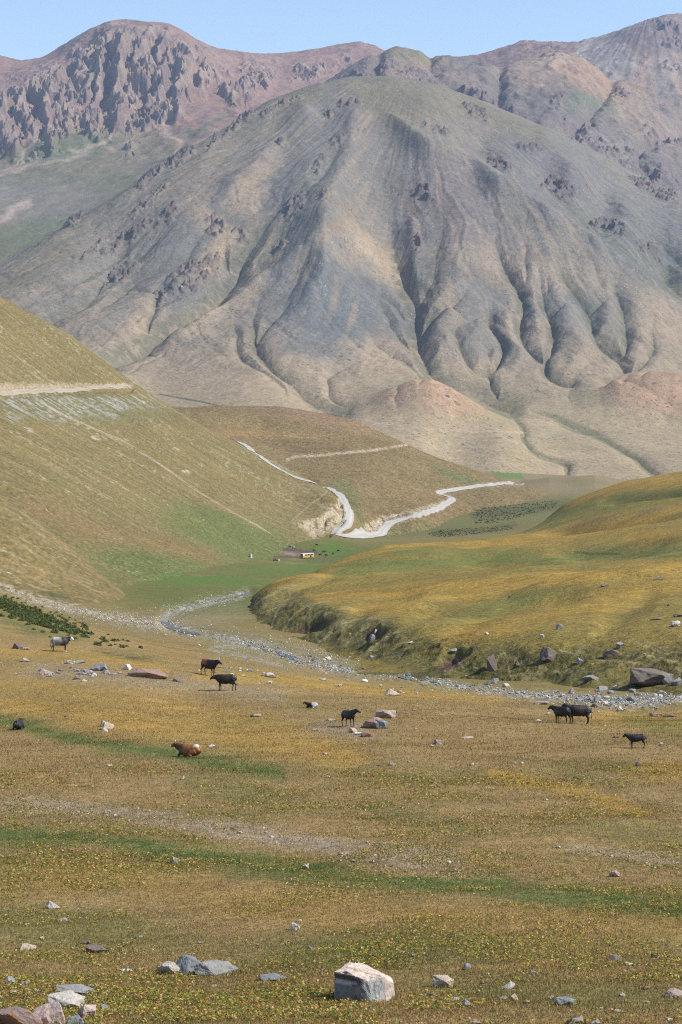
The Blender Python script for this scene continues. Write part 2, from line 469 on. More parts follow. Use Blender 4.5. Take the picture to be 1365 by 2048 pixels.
    bare = np.maximum(bare, .5 * stroke(A, B, [(60, 1338), (200, 1352), (380, 1368), (560, 1390)], 12, 1.2))
    bare = np.maximum(bare, .5 * ell(A, B, 690, 1460, 70, 20)); bare = np.maximum(bare, .5 * ell(A, B, 1120, 1395, 120, 9))
    C = mixc(C, (.30, .235, .17), bare * (.65 + .9 * np.clip(n3 + .2, 0, .8)))
    # stream bed gravel, scree tongue, water
    speck = fbm(X, Y, 1.1, 3, 81)
    brk = sstep(-.25, .15, fbm(X, Y, 9, 3, 87) + .08)
    st = stroke(PX, PY + speck * 4 + fbm(X, Y, 6, 2, 89) * 8, STREAM, 6.0, 1.1) * (.25 + .75 * brk)
    st = np.maximum(st, stroke(PX, PY + speck * 4, STREAM2, 4, 1.) * .6)
    wide = ell(A, PY + (B - PY) * .4, 560, 1305, 190, 24, 14) * .6; wide = np.maximum(wide, .5 * ell(A, B, 400, 1235, 110, 26, -10)); wide = np.maximum(wide, ell(PX, PY, 1270, 1405, 110, 19, -5) * .75)
    wide = np.maximum(wide, ell(PX, PY, 1020, 1388, 150, 6, 5) * .35)
    up = sstep(140, 160, Y)
    C = mixc(C, (.27, .245, .20), np.clip(wide + st, 0, 1) * up * (.25 + .9 * np.clip(speck + .1, 0, .6)))
    speck2 = fbm(X, Y, .55, 2, 83); C = mixc(C, (.42, .43, .43), st * up * sstep(.0, .3, speck + speck2 * .6) * .8)
    sc = stroke(PX, PY + (B - PY) * .3, SCREEB, 9, .8)
    sc = np.maximum(sc, .6 * ell(PX, PY, 270, 1244, 110, 20, 10))
    sc = np.maximum(sc, .5 * stroke(PX, PY, [(330, 1222), (400, 1205), (480, 1190)], 12, 1.))
    C = mixc(C, (.36, .32, .26), sc * (Y > 330) * sstep(-.15, .25, speck + .4 * fbm(X, Y, 12, 3, 85) + .3 * sc - .25) * .8)
    # dark brown line along the eroded lip, broken up by noise
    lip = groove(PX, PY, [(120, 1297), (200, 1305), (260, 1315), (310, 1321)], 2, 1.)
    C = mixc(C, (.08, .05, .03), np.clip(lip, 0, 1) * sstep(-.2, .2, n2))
    shr = poly_mask(A, B, [(-60, 1185), (0, 1196), (60, 1216), (130, 1243), (190, 1270), (150, 1285), (60, 1268), (-60, 1240)], 6) * (Y > 190) * (Y < 330)
    C = mixc(C, (.095, .105, .036), shr * .7 * sstep(-.4, .2, n2 + .1))
    return C

gm = terrain_mat('meadow_ground', (11.0, 2.6, .35), (.5, .30, .14), [(12.0, .05), (3.0, .08)], spots=[(5.5, .32, (.07, .07, .02), .44), (4.0, .30, (.42, .31, .16), .46)], hue=[
    (16.0, .60, .68, (.33, .21, .055)), (13.0, .63, .70, (.09, .13, .025)), (7.0, .68, .74, (.30, .25, .20))])
build_layer('ground', 'ground', G, uaxis(-30, 1395, 760, -500, 1865),
            ypieces((2.5, 24, 50), (24, 190, 760), (190, 700, 330), (700, 3600, 200)), ground_relief, ground_paint, gm)

# ================= hills on the right bank
R = [(1365, 1380, 196), (1250, 1374, 204), (1100, 1373, 213), (950, 1356, 229), (850, 1337, 246), (760, 1312, 270), (700, 1297, 292), (600, 1277, 330), (540, 1262, 370), (480, 1237, 450), (1550, 1385, 196),
     (1365, 1288, 218), (1250, 1284, 225), (1100, 1300, 228), (950, 1307, 242), (860, 1292, 260), (780, 1257, 290), (700, 1235, 325), (600, 1215, 385), (540, 1192, 450), (500, 1198, 500), (1550, 1280, 216),
     (1365, 1200, 290), (1200, 1220, 285), (1000, 1240, 285), (850, 1232, 315), (700, 1203, 380), (600, 1186, 450), (560, 1163, 540), (1550, 1190, 290),
     (1365, 1128, 370), (1200, 1143, 375), (1000, 1163, 380), (850, 1172, 400), (700, 1164, 480), (620, 1152, 580), (1550, 1115, 370),
     (1365, 1108, 500), (1200, 1118, 510), (1000, 1132, 530), (850, 1135, 600), (700, 1133, 680),
     (1000, 1079, 860), (900, 1083, 850), (770, 1092, 820), (700, 1111, 780), (650, 1131, 720),
     (1365, 1015, 800), (1200, 1052, 800), (1100, 1070, 830), (1500, 990, 800),
     (1365, 948, 1500), (1250, 965, 1450), (1180, 988, 1400), (1130, 1004, 1350), (1110, 1030, 1250), (1050, 1062, 1080), (1000, 1076, 980), (900, 1082, 930), (1500, 925, 1500),
     (900, 1120, 1350), (1000, 1125, 1400), (1365, 1030, 2100), (1200, 1060, 1900), (770, 1140, 1080), (700, 1165, 980), (620, 1185, 820), (560, 1200, 720), (490, 1250, 620), (450, 1295, 480), (430, 1320, 380),
     (1550, 1010, 2100),
     (1365, 1440, 178), (1100, 1435, 190), (950, 1415, 205), (800, 1390, 225), (700, 1355, 250), (600, 1325, 290), (500, 1300, 340), (1550, 1440, 178)]
BANK = [(1420, 1315), (1300, 1330), (1200, 1335), (1080, 1335), (960, 1330), (870, 1315), (790, 1290), (720, 1272), (640, 1252), (570, 1232), (510, 1220)]
def hills_relief(X, Y, Z, PX, PY):
    Z = Z + fbm(X * .7, Y * 1.2, 45, 3, 101) * 2.4 + fbm(X, Y, 10, 4, 104) * .16
    b = stroke(PX, PY, BANK, 36, .6) * (Y < 480)
    Z = Z + b * (ridged(X, Y, 9, 4, 111) - .4) * .95 + b * (ridged(X, Y, 3.2, 3, 113) - .4) * .3 + b * fbm(X, Y, 2.2, 3, 112) * .35
    # folds running down to the left
    for pts, dep, w in ([(1100, 1168), (960, 1190), (860, 1215), (800, 1245)], 1.5, 12), ([(1200, 1190), (1060, 1200), (940, 1235), (880, 1275)], 1.2, 14), \
            ([(860, 1185), (760, 1200), (700, 1225), (672, 1250)], 1.5, 10), ([(700, 1150), (620, 1165), (560, 1190), (530, 1225)], 1.5, 8), \
            ([(1365, 1085), (1150, 1110), (1000, 1118), (850, 1112)], 5.0, 10), ([(1400, 1020), (1280, 1040), (1150, 1058), (1050, 1070)], 5.0, 6), ([(1400, 1075), (1300, 1082), (1180, 1092), (1080, 1096)], 2.5, 6), ([(1400, 980), (1290, 992), (1190, 1008)], 4.0, 5), \
            ([(1330, 1180), (1200, 1250), (1180, 1268)], .8, 12):
        Z = Z - 1.1 * dep * groove(PX, PY, pts, w, 1.3)
    # slumped scars in the bank
    for (cx, cy, rx, ry, d) in ((905, 1325, 28, 10, 1.8), (620, 1255, 40, 8, 1.6), (745, 1270, 22, 8, 1.2), (1210, 1262, 26, 6, .7)):
        Z = Z - d * ell(PX, PY, cx, cy, rx, ry, -20, .6)
    return Z
def hills_paint(X, Y, Z, PX, PY):
    C = np.zeros(X.shape + (3,), np.float32); C[:] = (.205, .152, .040)
    n1 = fbm(X * .7, Y, 40, 4, 121); n2 = fbm(X, Y, 7, 4, 125); n3 = fbm(X, Y, 1.6, 3, 127)
    q = np.clip(Y / 400, .4, 2)
    A, B = PX + fbm(X, Y, 30, 3, 131) * 40, PY + fbm(X, Y, 24, 3, 135) * 16
    gold = np.zeros(X.shape, np.float32)
    for pts, w, s in (([(800, 1180), (950, 1172), (1100, 1158), (1240, 1148), (1400, 1128)], 10, 1.), ([(700, 1225), (820, 1205), (900, 1195), (1000, 1190)], 7, .8),
                      ([(860, 1290), (950, 1262), (1060, 1240), (1200, 1205), (1400, 1160)], 16, .75), ([(560, 1165), (640, 1152), (700, 1150)], 6, .9),
                      ([(640, 1135), (700, 1113), (770, 1095), (900, 1086), (1000, 1083)], 5, .9), ([(1000, 1085), (1160, 1064), (1280, 1040), (1400, 1008)], 12, .8),
                      ([(1130, 1006), (1240, 972), (1400, 950)], 9, .9), ([(1250, 1075), (1400, 1060)], 8, .6), ([(620, 1195), (700, 1188), (790, 1180)], 6, .8)):
        gold = np.maximum(gold, s * stroke(A, B, pts, w, 1.3))
    C = mixc(C, (.34, .205, .042), gold * (.9 - .35 * sstep(-.2, .5, n2)))
    C = mixc(C, (.27, .18, .05), sstep(0, .5, n1) * .5)
    gr = np.maximum(.85 * stroke(A, B, [(680, 1145), (800, 1128), (950, 1122), (1100, 1118), (1260, 1108), (1400, 1098)], 10, 1.2),
                    .6 * stroke(A, B, [(1100, 1030), (1250, 1005), (1400, 985)], 12, 1.2))
    gr = np.maximum(gr, .5 * ell(A, B, 900, 1105, 180, 12)); gr = np.maximum(gr, .5 * ell(A, B, 1000, 1215, 120, 16, -15))
    gr = np.maximum(gr, .75 * stroke(A, B, [(690, 1070), (900, 1075), (1060, 1055), (1160, 1020), (1260, 990)], 5, 1.2))
    C = mixc(C, (.110, .138, .036), gr * .9)
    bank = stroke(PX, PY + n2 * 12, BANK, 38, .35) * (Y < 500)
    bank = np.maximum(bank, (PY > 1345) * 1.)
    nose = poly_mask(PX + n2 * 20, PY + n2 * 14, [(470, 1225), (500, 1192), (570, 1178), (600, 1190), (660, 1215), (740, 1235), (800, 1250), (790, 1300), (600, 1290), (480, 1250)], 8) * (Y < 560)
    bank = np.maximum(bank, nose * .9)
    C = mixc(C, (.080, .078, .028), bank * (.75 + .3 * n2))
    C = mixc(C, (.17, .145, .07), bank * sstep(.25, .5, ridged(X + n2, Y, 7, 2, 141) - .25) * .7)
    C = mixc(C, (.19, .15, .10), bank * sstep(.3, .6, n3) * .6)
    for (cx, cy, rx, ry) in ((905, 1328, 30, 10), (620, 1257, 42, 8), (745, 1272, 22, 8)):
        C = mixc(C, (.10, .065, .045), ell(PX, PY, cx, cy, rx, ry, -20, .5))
    # cattle paths along the bank, a line of stones on the far hill
    for pts in ([(985, 1335), (1010, 1305), (1022, 1360)], [(1000, 1312), (1040, 1325), (1060, 1345)], [(1120, 1300), (1190, 1318), (1260, 1325), (1365, 1340)],
                [(1250, 1270), (1310, 1300), (1365, 1318)], [(540, 1262), (560, 1215), (600, 1185)], [(560, 1270), (600, 1220), (660, 1200)], [(690, 1290), (720, 1262), (770, 1240)], [(1130, 1330), (1145, 1348)], [(500, 1215), (560, 1180), (600, 1168)], [(520, 1235), (575, 1200), (580, 1180)], [(600, 1270), (660, 1225), (700, 1215)], [(640, 1285), (690, 1245), (760, 1235)], [(740, 1300), (780, 1270), (810, 1262)], [(1060, 1320), (1100, 1340), (1150, 1345)], [(1180, 1290), (1240, 1310), (1300, 1312), (1365, 1326)], [(900, 1300), (930, 1340)], [(1290, 1280), (1330, 1300), (1365, 1306)]):
        C = mixc(C, (.25, .20, .10), stroke(PX + n2 * 4, PY + n3 * 3, pts, 1.5, .9) * .85)
    C = mixc(C, (.16, .11, .08), stroke(PX, B * .3 + PY * .7, [(1060, 1066), (1160, 1050), (1260, 1028), (1400, 1000)], 2.0, .8) * sstep(-.1, .3, n2 + n3) * .9)
    C = mixc(C, (.03, .035, .02), stroke(PX, PY, [(1150, 1104), (1180, 1107), (1240, 1108)], 1.6, .9) * .7)
    return C
hm = terrain_mat('golden_hill_grass', (3.5, .9, .12), (.45, .32, .18), [(4.0, .14), (.8, .35)], spots=[(1.6, .34, (.05, .05, .015), .46), (1.1, .25, (.40, .30, .14), .5)], hue=[(5.0, .64, .72, (.36, .24, .07)), (3.5, .66, .74, (.08, .10, .03))])
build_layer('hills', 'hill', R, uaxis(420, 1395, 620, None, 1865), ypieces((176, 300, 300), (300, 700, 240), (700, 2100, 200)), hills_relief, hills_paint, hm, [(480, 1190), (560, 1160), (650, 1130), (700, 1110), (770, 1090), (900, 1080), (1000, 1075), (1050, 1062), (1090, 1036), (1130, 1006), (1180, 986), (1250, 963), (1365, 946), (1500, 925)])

# ================= the big hillside on the left
D = [(-250, 440, 1500), (-120, 520, 1500), (0, 590, 1500), (140, 668, 1550), (270, 765, 1600), (380, 835, 1650), (480, 888, 1680), (560, 928, 1640), (620, 958, 1580), (665, 985, 1500), (696, 1015, 1420),
     (0, 1212, 480), (150, 1202, 520), (250, 1192, 600), (350, 1166, 720), (450, 1131, 900), (500, 1107, 1100), (580, 1086, 1230), (650, 1076, 1310), (692, 1062, 1350),
     (0, 785, 1150), (130, 780, 1330), (0, 900, 900), (0, 1000, 740), (0, 1100, 600), (200, 900, 1150), (200, 1000, 920), (200, 1100, 730), (350, 950, 1230), (350, 1050, 1000), (350, 1110, 850),
     (500, 1000, 1320), (500, 1060, 1180), (600, 1020, 1380), (600, 1055, 1300), (0, 700, 1300), (140, 722, 1450), (-200, 785, 1000), (-200, 1000, 650), (-200, 1200, 450),
     (0, 720, 2000), (270, 870, 2000), (480, 970, 2000), (620, 1030, 1850), (700, 1070, 1700), (760, 1105, 1500), (745, 1090, 1400), (-250, 560, 2000),
     (750, 1125, 1300), (650, 1135, 1150), (550, 1155, 1000), (450, 1180, 800), (350, 1225, 620), (200, 1262, 480), (0, 1290, 400), (-200, 1310, 380)]
ROAD1 = [(-40, 790), (0, 787), (60, 783), (130, 778), (200, 777), (262, 775)]
ROAD2 = [(480, 884), (500, 896), (520, 908), (550, 925), (580, 940), (610, 953), (635, 960), (660, 970), (680, 984), (693, 1004), (700, 1025)]
def hside_relief(X, Y, Z, PX, PY):
    g = sstep(1240, 1100, PY)
    Z = Z + fbm(X * .35, Y, 40, 3, 201) * 2.2 * g + fbm(X * .15, Y, 14, 3, 205) * .9 * g
    Z = Z + fbm(X, Y, 12, 4, 209) * .5
    # the road bench and its cut bank
    d, t = seg_dist(PX, PY, ROAD1, 40)
    below = PY > 775 + (262 - PX) * .05 + 0
    Z = Z - 3.5 * np.exp(-(d / 7) ** 2)
    for pts, dp in (([(250, 870), (330, 930), (400, 985), (480, 1032)], 1.2), ([(60, 640), (200, 745)], .8), ([(560, 935), (640, 1000), (645, 1040)], .8)):
        Z = Z - dp * groove(PX, PY, pts, 4, 1.2)
    cut = poly_mask(PX, PY, [(590, 1045), (640, 1038), (672, 1015), (684, 990), (694, 1010), (690, 1040), (660, 1072), (630, 1070)], 5)
    cut = cut * (1 - stroke(PX, PY, ROAD2, 10, .6))
    Z = Z - cut * (1.5 + 3.5 * ridged(X, Y, 12, 3, 221))
    return Z
def hside_paint(X, Y, Z, PX, PY):
    C = np.zeros(X.shape + (3,), np.float32); C[:] = (.165, .126, .050)
    # streaks down the fall line (images: slope about .62)
    s = PY - .60 * PX; t = PY * .6 + PX
    n1 = fbm(X * .25, Y, 30, 4, 231); n2 = fbm(X * .12, Y, 7, 4, 235); n3 = fbm(X, Y * .35, 3.2, 3, 239); n4 = fbm(X, Y, 60, 4, 240)
    C = mixc(C, (.155, .135, .052), sstep(0, .5, n1) * .6)
    C = mixc(C, (.215, .170, .080), sstep(.0, .4, n2) * .7)
    C = mixc(C, (.12, .10, .045), sstep(.0, .4, -n2) * .45)
    C = mixc(C, (.34, .29, .20), sstep(.08, .35, n3) * .5 * sstep(1110, 900, PY) * sstep(-.1, .3, n1 + n4))
    low = sstep(1000, 1130, PY + n4 * 60)
    C = mixc(C, (.155, .135, .052), low * .5)
    C = mixc(C, (.095, .120, .035), .75 * np.maximum(ell(PX + n4 * 60, PY, 330, 1140, 150, 40, 8), ell(PX, PY + n4 * 30, 470, 1080, 150, 45, 18)))
    C = mixc(C, (.075, .145, .028), .6 * ell(PX, PY + n4 * 20, 400, 1160, 90, 14, 0))
    C = mixc(C, (.19, .125, .055), .6 * stroke(PX + n4 * 30, PY + n4 * 15, [(60, 1010), (180, 1060), (320, 1090), (420, 1110)], 16, 1.))
    C = mixc(C, (.13, .125, .055), .6 * ell(PX, PY, 160, 815, 190, 30, 3))
    # grey scree fans below the road
    fan = poly_mask(PX, PY + n2 * 22 + n3 * 10, [(0, 800), (90, 792), (150, 800), (280, 796), (330, 818), (250, 822), (230, 845), (170, 830), (120, 850), (60, 835), (20, 850)], 9)
    C = mixc(C, (.29, .28, .25), fan * sstep(-.25, .3, n2 + n3 * .7 - .05) * .8)
    # pale cut bank above the road
    top = 767 + (PX * 0) + n2 * 12 + n3 * 9
    band = sstep(top - 2, top + 2, PY) * (1 - sstep(-1, 2, PY - (786 - .04 * PX))) * (1 - sstep(258, 275, PX))
    C = mixc(C, (.33, .26, .175), np.clip(band * (.75 + .6 * n3 + .4 * n2), 0, 1))
    trail = stroke(PX, PY, [(70, 800), (150, 840), (250, 885), (330, 935), (400, 985), (480, 1032), (560, 1075)], 1.8, .9)
    C = mixc(C, (.38, .32, .23), trail * sstep(-.2, .25, n2 + .1) * .6)
    for pts in ([(640, 945), (655, 980), (620, 1010), (580, 1045)],):
        C = mixc(C, (.30, .26, .18), stroke(PX, PY, pts, 1.2, .9) * .5)
    cut = poly_mask(PX + n3 * 10, PY + n3 * 8, [(590, 1045), (640, 1038), (655, 1020), (640, 1012), (672, 1010), (684, 985), (696, 1005), (690, 1040), (668, 1060), (630, 1078)], 5)
    C = mixc(C, (.37, .30, .21), cut * sstep(-.3, .2, n3 + .1) * .95)
    for (x, y, r) in ((190, 876, 8), (372, 943, 7), (178, 935, 5), (225, 965, 4), (355, 898, 5), (405, 930, 4), (60, 860, 9)):
        C = mixc(C, (.50, .43, .33), ell(PX + n3 * 14 + n2 * 10, PY + n3 * 8, x, y, r, r * .4, 30, .6) * .6 * sstep(-.3, .2, n3 + .1))
    C = mixc(C, (.30, .25, .17), stroke(PX + n3 * 4, PY + n3 * 4, ROAD2[:10], 5, 1.) * sstep(-.2, .3, n3 + n2))
    C = mixc(C, (.36, .33, .27), ell(PX, PY, 350, 1215, 140, 22, 4) * sstep(.0, .3, n3) * .5)
    return C
lm = terrain_mat('hillside_grass', (.9, .35, .03), (.30, .22, .10), [(.8, .5), (.25, .9)], stretch=(1.0, .3, 1.0), spots=[(.55, .36, (.08, .07, .03), .50), (.45, .34, (.38, .32, .22), .54)], hue=[(.9, .66, .76, (.36, .31, .21))])
build_layer('hside', 'hillside', D, uaxis(-30, 780, 640, -500, None), ypieces((380, 700, 200), (700, 1750, 620), (1750, 2000, 20)), hside_relief, hside_paint, lm, D[:11])

# ================= nearer spur on the left edge
S = [(-200, 880, 600), (0, 997, 560), (60, 1042, 550), (150, 1113, 540), (230, 1178, 530), (280, 1215, 520), (0, 1168, 455), (100, 1202, 445), (200, 1226, 450), (0, 1080, 500), (100, 1150, 490), (-200, 1150, 455), (-200, 1000, 520),
     (0, 1232, 410), (150, 1272, 400), (300, 1292, 430), (-200, 1220, 400), (0, 1100, 720), (150, 1190, 720), (280, 1240, 660), (350, 1270, 560), (-200, 1000, 720)]
def spur_relief(X, Y, Z, PX, PY):
    return Z + fbm(X * .4, Y, 14, 3, 301) * .6 + fbm(X, Y, 4, 3, 305) * .2
def spur_paint(X, Y, Z, PX, PY):
    C = np.zeros(X.shape + (3,), np.float32); C[:] = (.155, .118, .044)
    n2 = fbm(X * .2, Y, 4, 4, 311); n3 = fbm(X, Y * .5, 1.5, 3, 315); n4 = fbm(X, Y, 22, 3, 318)
    C = mixc(C, (.22, .15, .07), sstep(.0, .5, n4) * .6)
    C = mixc(C, (.24, .20, .115), sstep(0, .5, n2) * .6)
    C = mixc(C, (.33, .28, .20), sstep(.15, .45, n3) * .4 * stroke(PX, PY, [(0, 1020), (80, 1075), (170, 1140)], 22, .8))
    C = mixc(C, (.07, .08, .03), ell(PX + n3 * 10, PY, 110, 1190, 34, 5, 10) * .7)
    C = mixc(C, (.34, .30, .24), stroke(PX, PY, SCREEB, 9, .8) * sstep(-.2, .2, n3))
    return C
build_layer('spur', 'hillside', S, uaxis(-30, 360, 300, -400, None), ypieces((395, 720, 260)), spur_relief, spur_paint, lm)

# ================= spur in the middle, carrying the road
E = [(300, 812, 2200), (380, 818, 2250), (440, 812, 2350), (560, 812, 2450), (700, 835, 2500), (800, 880, 2500), (870, 910, 2480), (960, 942, 2450), (1040, 968, 2450), (1100, 985, 2450),
     (500, 870, 2150), (500, 900, 1950), (580, 915, 2000), (815, 890, 2380), (700, 950, 1900), (640, 960, 1760), (700, 990, 1600), (745, 1058, 1480), (850, 1000, 1900), (780, 1030, 1650), (830, 1035, 1600),
     (900, 985, 2050), (960, 968, 2200), (705, 1050, 1420), (300, 850, 2000), (200, 800, 2300), (720, 1020, 1520), (300, 900, 1800),
     (440, 880, 3000), (700, 910, 3000), (960, 1005, 2900), (1100, 1020, 2800), (200, 880, 3000), (1120, 1010, 2300), (1000, 1025, 2000), (920, 1060, 1750), (850, 1075, 1550), (800, 1092, 1450), (700, 1110, 1370), (500, 1060, 1500)]
ROAD2 = [(480, 884), (500, 896), (518, 911), (546, 931), (576, 947), (606, 960), (632, 968), (657, 976), (678, 988), (691, 1006), (699, 1025), (694, 1045), (678, 1058), (672, 1067), (685, 1072), (715, 1074), (745, 1072), (762, 1068), (768, 1057), (780, 1046), (800, 1040), (830, 1032),
         (850, 1026), (875, 1017), (895, 1006), (906, 999), (900, 994), (885, 991), (878, 987), (885, 983), (910, 979), (940, 975), (965, 971), (1000, 969), (1045, 967)]
def mid_relief(X, Y, Z, PX, PY):
    Z = Z + fbm(X * .35, Y, 60, 4, 401) * 4.0 + fbm(X * .15, Y, 20, 3, 405) * 1.5
    for pts, dp in (([(575, 915), (640, 910), (720, 903), (815, 890)], 2.), ([(430, 850), (560, 850), (700, 862)], 3), ([(560, 940), (700, 985), (860, 1000)], 2)):
        Z = Z - dp * groove(PX, PY, pts, 5, 1.)
    cut = poly_mask(PX, PY, [(720, 1052), (760, 1035), (840, 1020), (850, 1030), (780, 1050), (750, 1068), (725, 1068)], 4)
    cut = cut * (1 - stroke(PX, PY, ROAD2, 9, .6))
    return Z - cut * 3.5 * ridged(X, Y, 14, 3, 421)
def mid_paint(X, Y, Z, PX, PY):
    C = np.zeros(X.shape + (3,), np.float32); C[:] = (.175, .126, .056)
    n1 = fbm(X * .2, Y, 70, 4, 431); n2 = fbm(X * .1, Y, 18, 4, 435); n3 = fbm(X, Y, 6, 3, 439)
    C = mixc(C, (.205, .14, .070), sstep(-.1, .5, n1) * .7)
    C = mixc(C, (.225, .145, .085), ell(PX, PY, 640, 825, 170, 28, 10) * .7)
    C = mixc(C, (.26, .165, .07), ell(PX, PY + n2 * 8, 520, 868, 130, 8, 3) * .7)
    C = mixc(C, (.15, .125, .055), sstep(.0, .5, n2) * .6)
    C = mixc(C, (.12, .125, .05), np.maximum(ell(PX, PY, 920, 955, 60, 10, 20), stroke(PX, PY, [(715, 1045), (705, 1000), (680, 970)], 14, 1.)) * .8)
    C = mixc(C, (.12, .125, .05), sstep(1030, 1075, PY) * .7)
    r2 = stroke(PX, PY + n3 * 3, [(575, 920), (590, 914), (640, 911), (700, 905), (760, 899), (815, 889)], 2.4, .8)
    C = mixc(C, (.37, .29, .20), r2 * sstep(-.4, .1, n3 + .1) * .9)
    C = mixc(C, (.30, .25, .17), stroke(PX + n3 * 4, PY + n3 * 3, ROAD2[8:], 4.5, 1.) * sstep(-.2, .3, n3 + n2) * .8)
    cut = poly_mask(PX + n3 * 10, PY + n3 * 6, [(720, 1060), (730, 1048), (770, 1032), (830, 1022), (845, 1016), (850, 1030), (790, 1050), (750, 1068), (725, 1068)], 4)
    cut = np.maximum(cut, .8 * stroke(PX, PY, [(835, 1020), (870, 1010), (888, 1004)], 4, .8)); cut = np.maximum(cut, .9 * stroke(PX, PY, [(890, 982), (930, 975), (1000, 966), (1040, 963)], 2, .8))
    C = mixc(C, (.36, .29, .20), cut * sstep(-.3, .15, n3 + .05))
    wv = n2 * 8 + n3 * 5
    wet = np.maximum(stroke(PX + wv, PY + wv, [(950, 1034), (1030, 1022), (1110, 1008), (1150, 1002)], 11, .7), .9 * stroke(PX + wv, PY + wv, [(865, 1068), (950, 1061), (1030, 1052)], 6, .8))
    C = mixc(C, (.075, .080, .038), wet * sstep(-.35, .1, n3 + n2 + .1) * .85)
    return C
mm = terrain_mat('spur_grass', (.5, .16, .02), (.38, .26, .14), [(.5, 1.2), (.1, 2.2)], stretch=(1.0, .3, 1.0), spots=[(.35, .34, (.08, .07, .03), .47)])
build_layer('mid', 'hillside', E, uaxis(180, 1130, 520), ypieces((1370, 1700, 150), (1700, 2600, 230), (2600, 3000, 20)), mid_relief, mid_paint, mm, E[:10])

# ================= the main mountain
M = [(-300, 680, 4400), (-200, 630, 4500), (0, 532, 4850), (100, 475, 5000), (240, 390, 5300), (400, 290, 5600), (540, 203, 5900), (620, 172, 6000), (700, 155, 6100), (780, 153, 6150), (870, 168, 6250), (960, 200, 6350), (1060, 240, 6400), (1200, 310, 6450), (1365, 385, 6500), (1550, 470, 6500),
     (215, 722, 3950), (0, 800, 3700), (0, 650, 4300), (240, 500, 4950), (300, 600, 4500), (300, 700, 4150), (300, 790, 3800), (100, 600, 4500),
     (650, 700, 4230), (650, 600, 4500), (650, 460, 4800), (640, 350, 5250), (650, 250, 5700), (500, 800, 3700), (500, 700, 4150), (480, 590, 4560), (460, 550, 4720), (450, 450, 5000), (480, 350, 5350), (560, 280, 5650),
     (780, 250, 5750), (860, 300, 5550), (900, 400, 5220), (900, 500, 4920), (880, 600, 4620), (860, 700, 4330), (900, 800, 3950), (830, 640, 4560), (780, 500, 5020), (740, 380, 5330),
     (1000, 372, 5330), (1100, 440, 5200), (1200, 495, 5120), (1300, 560, 5060), (1365, 602, 5020), (1000, 500, 5000), (1000, 600, 4700), (1000, 700, 4420), (1000, 790, 4100), (1200, 600, 4830), (1200, 700, 4520), (1200, 790, 4150), (1365, 700, 4700), (1365, 800, 4300),
     (1060, 262, 6100), (1150, 345, 5850), (1250, 425, 5700), (1365, 500, 5600), (1100, 380, 5650), (1200, 455, 5500), (1330, 550, 5400), (1200, 380, 6000), (960, 300, 5800), (1300, 430, 5950),
     (700, 835, 3600), (850, 862, 3450), (1000, 880, 3450), (1200, 850, 3850), (1365, 868, 3850), (1100, 950, 3300), (1365, 960, 3250), (900, 940, 3250), (700, 900, 3200), (500, 870, 3300), (300, 870, 3400), (0, 900, 3300), (-300, 850, 3500), (1550, 950, 3250), (1550, 800, 4300), (1550, 690, 5000),
     (700, 300, 7600), (1000, 330, 7600), (1365, 480, 7700), (1550, 560, 7700), (400, 440, 7200), (0, 640, 6300), (-300, 780, 5800), (540, 340, 7400)]
